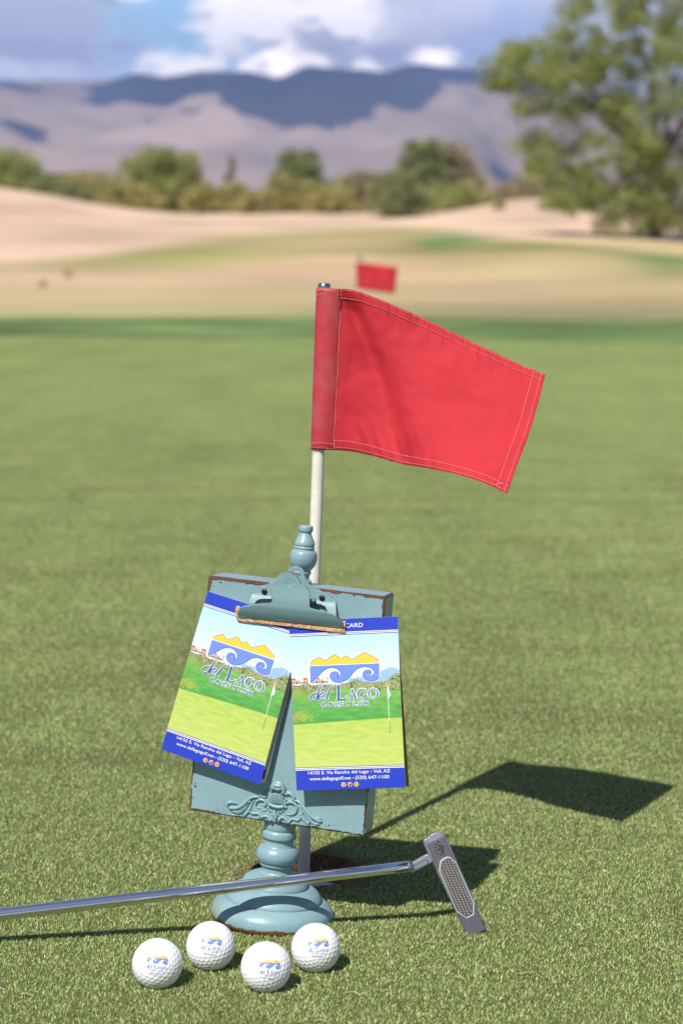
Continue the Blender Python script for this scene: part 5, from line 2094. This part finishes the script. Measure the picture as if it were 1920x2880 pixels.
# ------------------------------------------------------------------ putter
putter = empty('putter', (0.057, 1.763, 0.063))
tag(putter, 'steel putter lying before the stand, chrome shaft and head on its toe', 'putter')
PO = Vector((0.057, 1.763, 0.063))
sh_r = at_y(1146, 2437, 1.764)
sh_l0 = at_y(0, 2572, 1.720)
dirs = (sh_l0 - sh_r).normalized()
sh_l = sh_r + dirs * 0.72
pp = [sh_r + (sh_l - sh_r) * t for t in np.linspace(0, 0.72, 8)]
V, F = tube_geo([p - PO for p in pp], [0.0050] * 2 + [0.0053] * 2 + [0.0056] * 4, 32)
mesh_np('shaft', V, F, M_chrome, putter, True)
pp = [sh_r + (sh_l - sh_r) * t for t in (0.68, 0.685, 0.75, 0.88, 0.99, 1.0)]
V, F = tube_geo([p - PO for p in pp], [0.006, 0.0095, 0.0100, 0.0105, 0.0110, 0.008], 24)
mesh_np('grip', V, F, mat('rubber_black', (0.03, 0.03, 0.03), 0.8), putter, True)

# head: face plane leans back a little, standing on the toe
HN = Vector((0.0, -1.0, 0.22)).normalized()
H0 = Vector((0.116, 1.750, 0.0))


def hf(x_, y_, g=0.0):
    """head close-up coordinates (4.9 per pixel) on the face plane, g = out of the face"""
    return at_plane(1100 + x_ / 4.9, 2300 + y_ / 4.9, H0, HN) + HN * g


def slab(name, outline, g0, g1, m_, parent, taper=1.0, ctr=(0, 0), bev=0.0, rim=None):
    bm = bmesh.new()
    a = [bm.verts.new(hf(x_, y_, g1) - PO) for x_, y_ in outline]
    b = [bm.verts.new(hf(ctr[0] + (x_ - ctr[0]) * taper, ctr[1] + (y_ - ctr[1]) * taper, g0) - PO) for x_, y_ in outline]
    n = len(a)
    bm.faces.new(a)
    bm.faces.new(b[::-1])
    for i in range(n):
        k = (i + 1) % n
        bm.faces.new((a[k], a[i], b[i], b[k]))
    bmesh.ops.recalc_face_normals(bm, faces=bm.faces)
    if bev:
        bmesh.ops.bevel(bm, geom=bm.edges[:], offset=bev, segments=3, affect='EDGES')
    return from_bm(name, bm, m_, parent, False)


face_o = [(488, 358), (728, 250), (1305, 1545), (1068, 1672)]
M_face = mat('milled_steel', (0.21, 0.21, 0.235), 0.45, 0.85)
T = NT(M_face.node_tree)
gpos = T.new('ShaderNodeTexCoord').outputs['Object']
wv = T.new('ShaderNodeTexWave', wave_type='RINGS', rings_direction='SPHERICAL')
wv.inputs['Scale'].default_value = 260
mp_ = T.new('ShaderNodeMapping')
mp_.inputs['Location'].default_value = (-0.02, 0, 0.10)
T.l.new(gpos, mp_.inputs[0])
T.l.new(mp_.outputs[0], wv.inputs[0])
bp = T.new('ShaderNodeBump')
bp.inputs['Strength'].default_value = 0.06
bp.inputs['Distance'].default_value = 0.0003
T.l.new(wv.outputs['Fac'], bp.inputs['Height'])
T.l.new(bp.outputs[0], pbr(M_face).inputs['Normal'])
head = slab('head', face_o, -0.0085, 0.0, M_face, putter, 1.0, (0, 0), 0.0009)
# flange and bumpers behind the face, a little longer at the heel
flange = [(452, 372), (440, 332), (470, 300), (520, 268), (560, 232), (610, 212), (665, 208), (718, 228), (752, 262), (1270, 1430), (1240, 1490), (1060, 1590), (1020, 1570)]
slab('flange', flange, -0.022, -0.0087, M_steel, head, 1.0, (850, 900), 0.0012)

# insert: pale rim, dark textured plate with pimples
octo = [(768, 532), (815, 542), (882, 606), (1142, 1186), (1138, 1340), (1042, 1388), (904, 1302), (654, 726), (666, 600), (702, 562)]
rimm = mat('rim_silver', (0.75, 0.73, 0.70), 0.35, 0.6)
slab('insert_rim', octo, 0.00005, 0.0006, rimm, head, 1.0, (0, 0), 0.0001)
cxo, cyo = 898, 960
inner = []
for x_, y_ in octo:
    vx, vy = x_ - cxo, y_ - cyo
    L_ = math.hypot(vx, vy)
    inner.append((x_ - vx / L_ * 22 - (10 if vx > 60 else -10 if vx < -60 else 0) * 0.6, y_ - vy / L_ * 22))
M_ins = mat('insert_plate', (0.10, 0.085, 0.08), 0.5, 0.6)
T = NT(M_ins.node_tree)
co = T.new('ShaderNodeTexCoord').outputs['Object']
wv = T.new('ShaderNodeTexWave', wave_type='BANDS', bands_direction='DIAGONAL')
wv.inputs['Scale'].default_value = 420
T.l.new(co, wv.inputs[0])
T.l.new(T.mix(wv.outputs['Fac'], c4((0.05, 0.04, 0.04)), c4((0.24, 0.21, 0.20))), pbr(M_ins).inputs['Base Color'])
ins = slab('insert_plate', inner, 0.0004, 0.00075, M_ins, head)
# direction vectors along and across the face in close-up units
al = np.array([577.0, 1295.0]); al /= np.linalg.norm(al)
ac = np.array([240.0, -108.0]); ac /= np.linalg.norm(ac)
ia = np.array(inner)


def inside(poly, q):
    c_ = False
    n = len(poly)
    for i in range(n):
        a, b = poly[i], poly[i - 1]
        if (a[1] > q[1]) != (b[1] > q[1]) and q[0] < (b[0] - a[0]) * (q[1] - a[1]) / (b[1] - a[1]) + a[0]:
            c_ = not c_
    return c_


V, F = [], []
small = np.array([cxo + (p[0] - cxo) * 0.95 for p in inner]), np.array([cyo + (p[1] - cyo) * 0.97 for p in inner])
small = list(zip(*small))
for i in range(-12, 13):
    for j in range(-3, 4):
        q = np.array([cxo, cyo]) + al * (i * 36 + (18 if j % 2 else 0)) + ac * (j * 44)
        if inside(small, q):
            c = hf(q[0], q[1], 0.0009) - PO
            b0 = len(V)
            for k in range(6):
                a = math.pi / 3 * k
                o2 = al * math.cos(a) * 9.5 + ac * math.sin(a) * 9.5
                V.append(tuple(hf(q[0] + o2[0], q[1] + o2[1], 0.0007) - PO))
            V.append(tuple(hf(q[0], q[1], 0.0015) - PO))
            for k in range(6):
                F.append((b0 + k, b0 + (k + 1) % 6, b0 + 6))
dm = mesh_np('insert_studs', V, F, mat('stud_silver', (0.85, 0.78, 0.74), 0.3, 0.4), head)
dm['kind'] = 'stuff'

# red engraved crest near the heel: ring of dots and looping strokes
A = Art()
RE = (0.09, 0.006, 0.009)
for (dx_, dy_) in ((645, 333), (617, 364), (607, 408), (617, 455), (640, 494), (683, 512), (724, 510)):
    A.ring(dx_, dy_, 10, 10, 10, 10, (0.03, 0.006, 0.01), 1, 0, 360, 12)
A.stroke([(640, 372), (668, 382), (652, 398), (684, 372), (690, 392), (668, 410)], 9, RE, 1)
A.stroke([(690, 400), (716, 388), (722, 412), (706, 436), (686, 426), (690, 400)], 10, RE, 1)
A.stroke([(640, 436), (660, 428), (676, 440), (650, 442), (640, 424)], 10, RE, 1)
A.stroke([(690, 470), (712, 462), (704, 484), (684, 468), (716, 452), (712, 490)], 9, RE, 1)
A.build('crest', lambda x_, y_, g: hf(x_, y_, 0.00005 + g) - PO, M_ink, head)

# hosel: short bent neck with an engraved slot, ferrule ring at the shaft
hs0 = sh_r - PO
hs1 = hf(545, 560, -0.006) - PO
k0 = hs0
k1 = hf(250, 690, -0.004) - PO
V, F = [], []
pa = hf(232, 690, -0.004) - PO
tube_geo([hs0 + dirs * 0.004, hs0 - dirs * 0.002, hs0.lerp(pa, 0.6), pa], [0.0050, 0.00515, 0.0050, 0.0040], 24, None, V, F)
mesh_np('shaft_collar', V, F, M_steel, putter, True)
neck = [(245, 660), (262, 632), (480, 505), (508, 500), (540, 515), (580, 600), (560, 618), (300, 752), (262, 752), (240, 728)]
slab('hosel', neck, -0.0095, 0.0003, M_steel, putter, 1.0, (0, 0), 0.0011)
slot = catmull([(285, 680, 0), (300, 662, 0), (455, 582, 0), (492, 590, 0), (496, 628, 0), (330, 712, 0), (292, 712, 0), (285, 680, 0)], 5)
V, F = tube_geo([hf(p[0], p[1], 0.0004) - PO for p in slot], [0.00035] * len(slot), 6)
mesh_np('hosel_groove', V, F, mat('groove_dark', (0.10, 0.10, 0.12), 0.5, 0.8), putter, True)
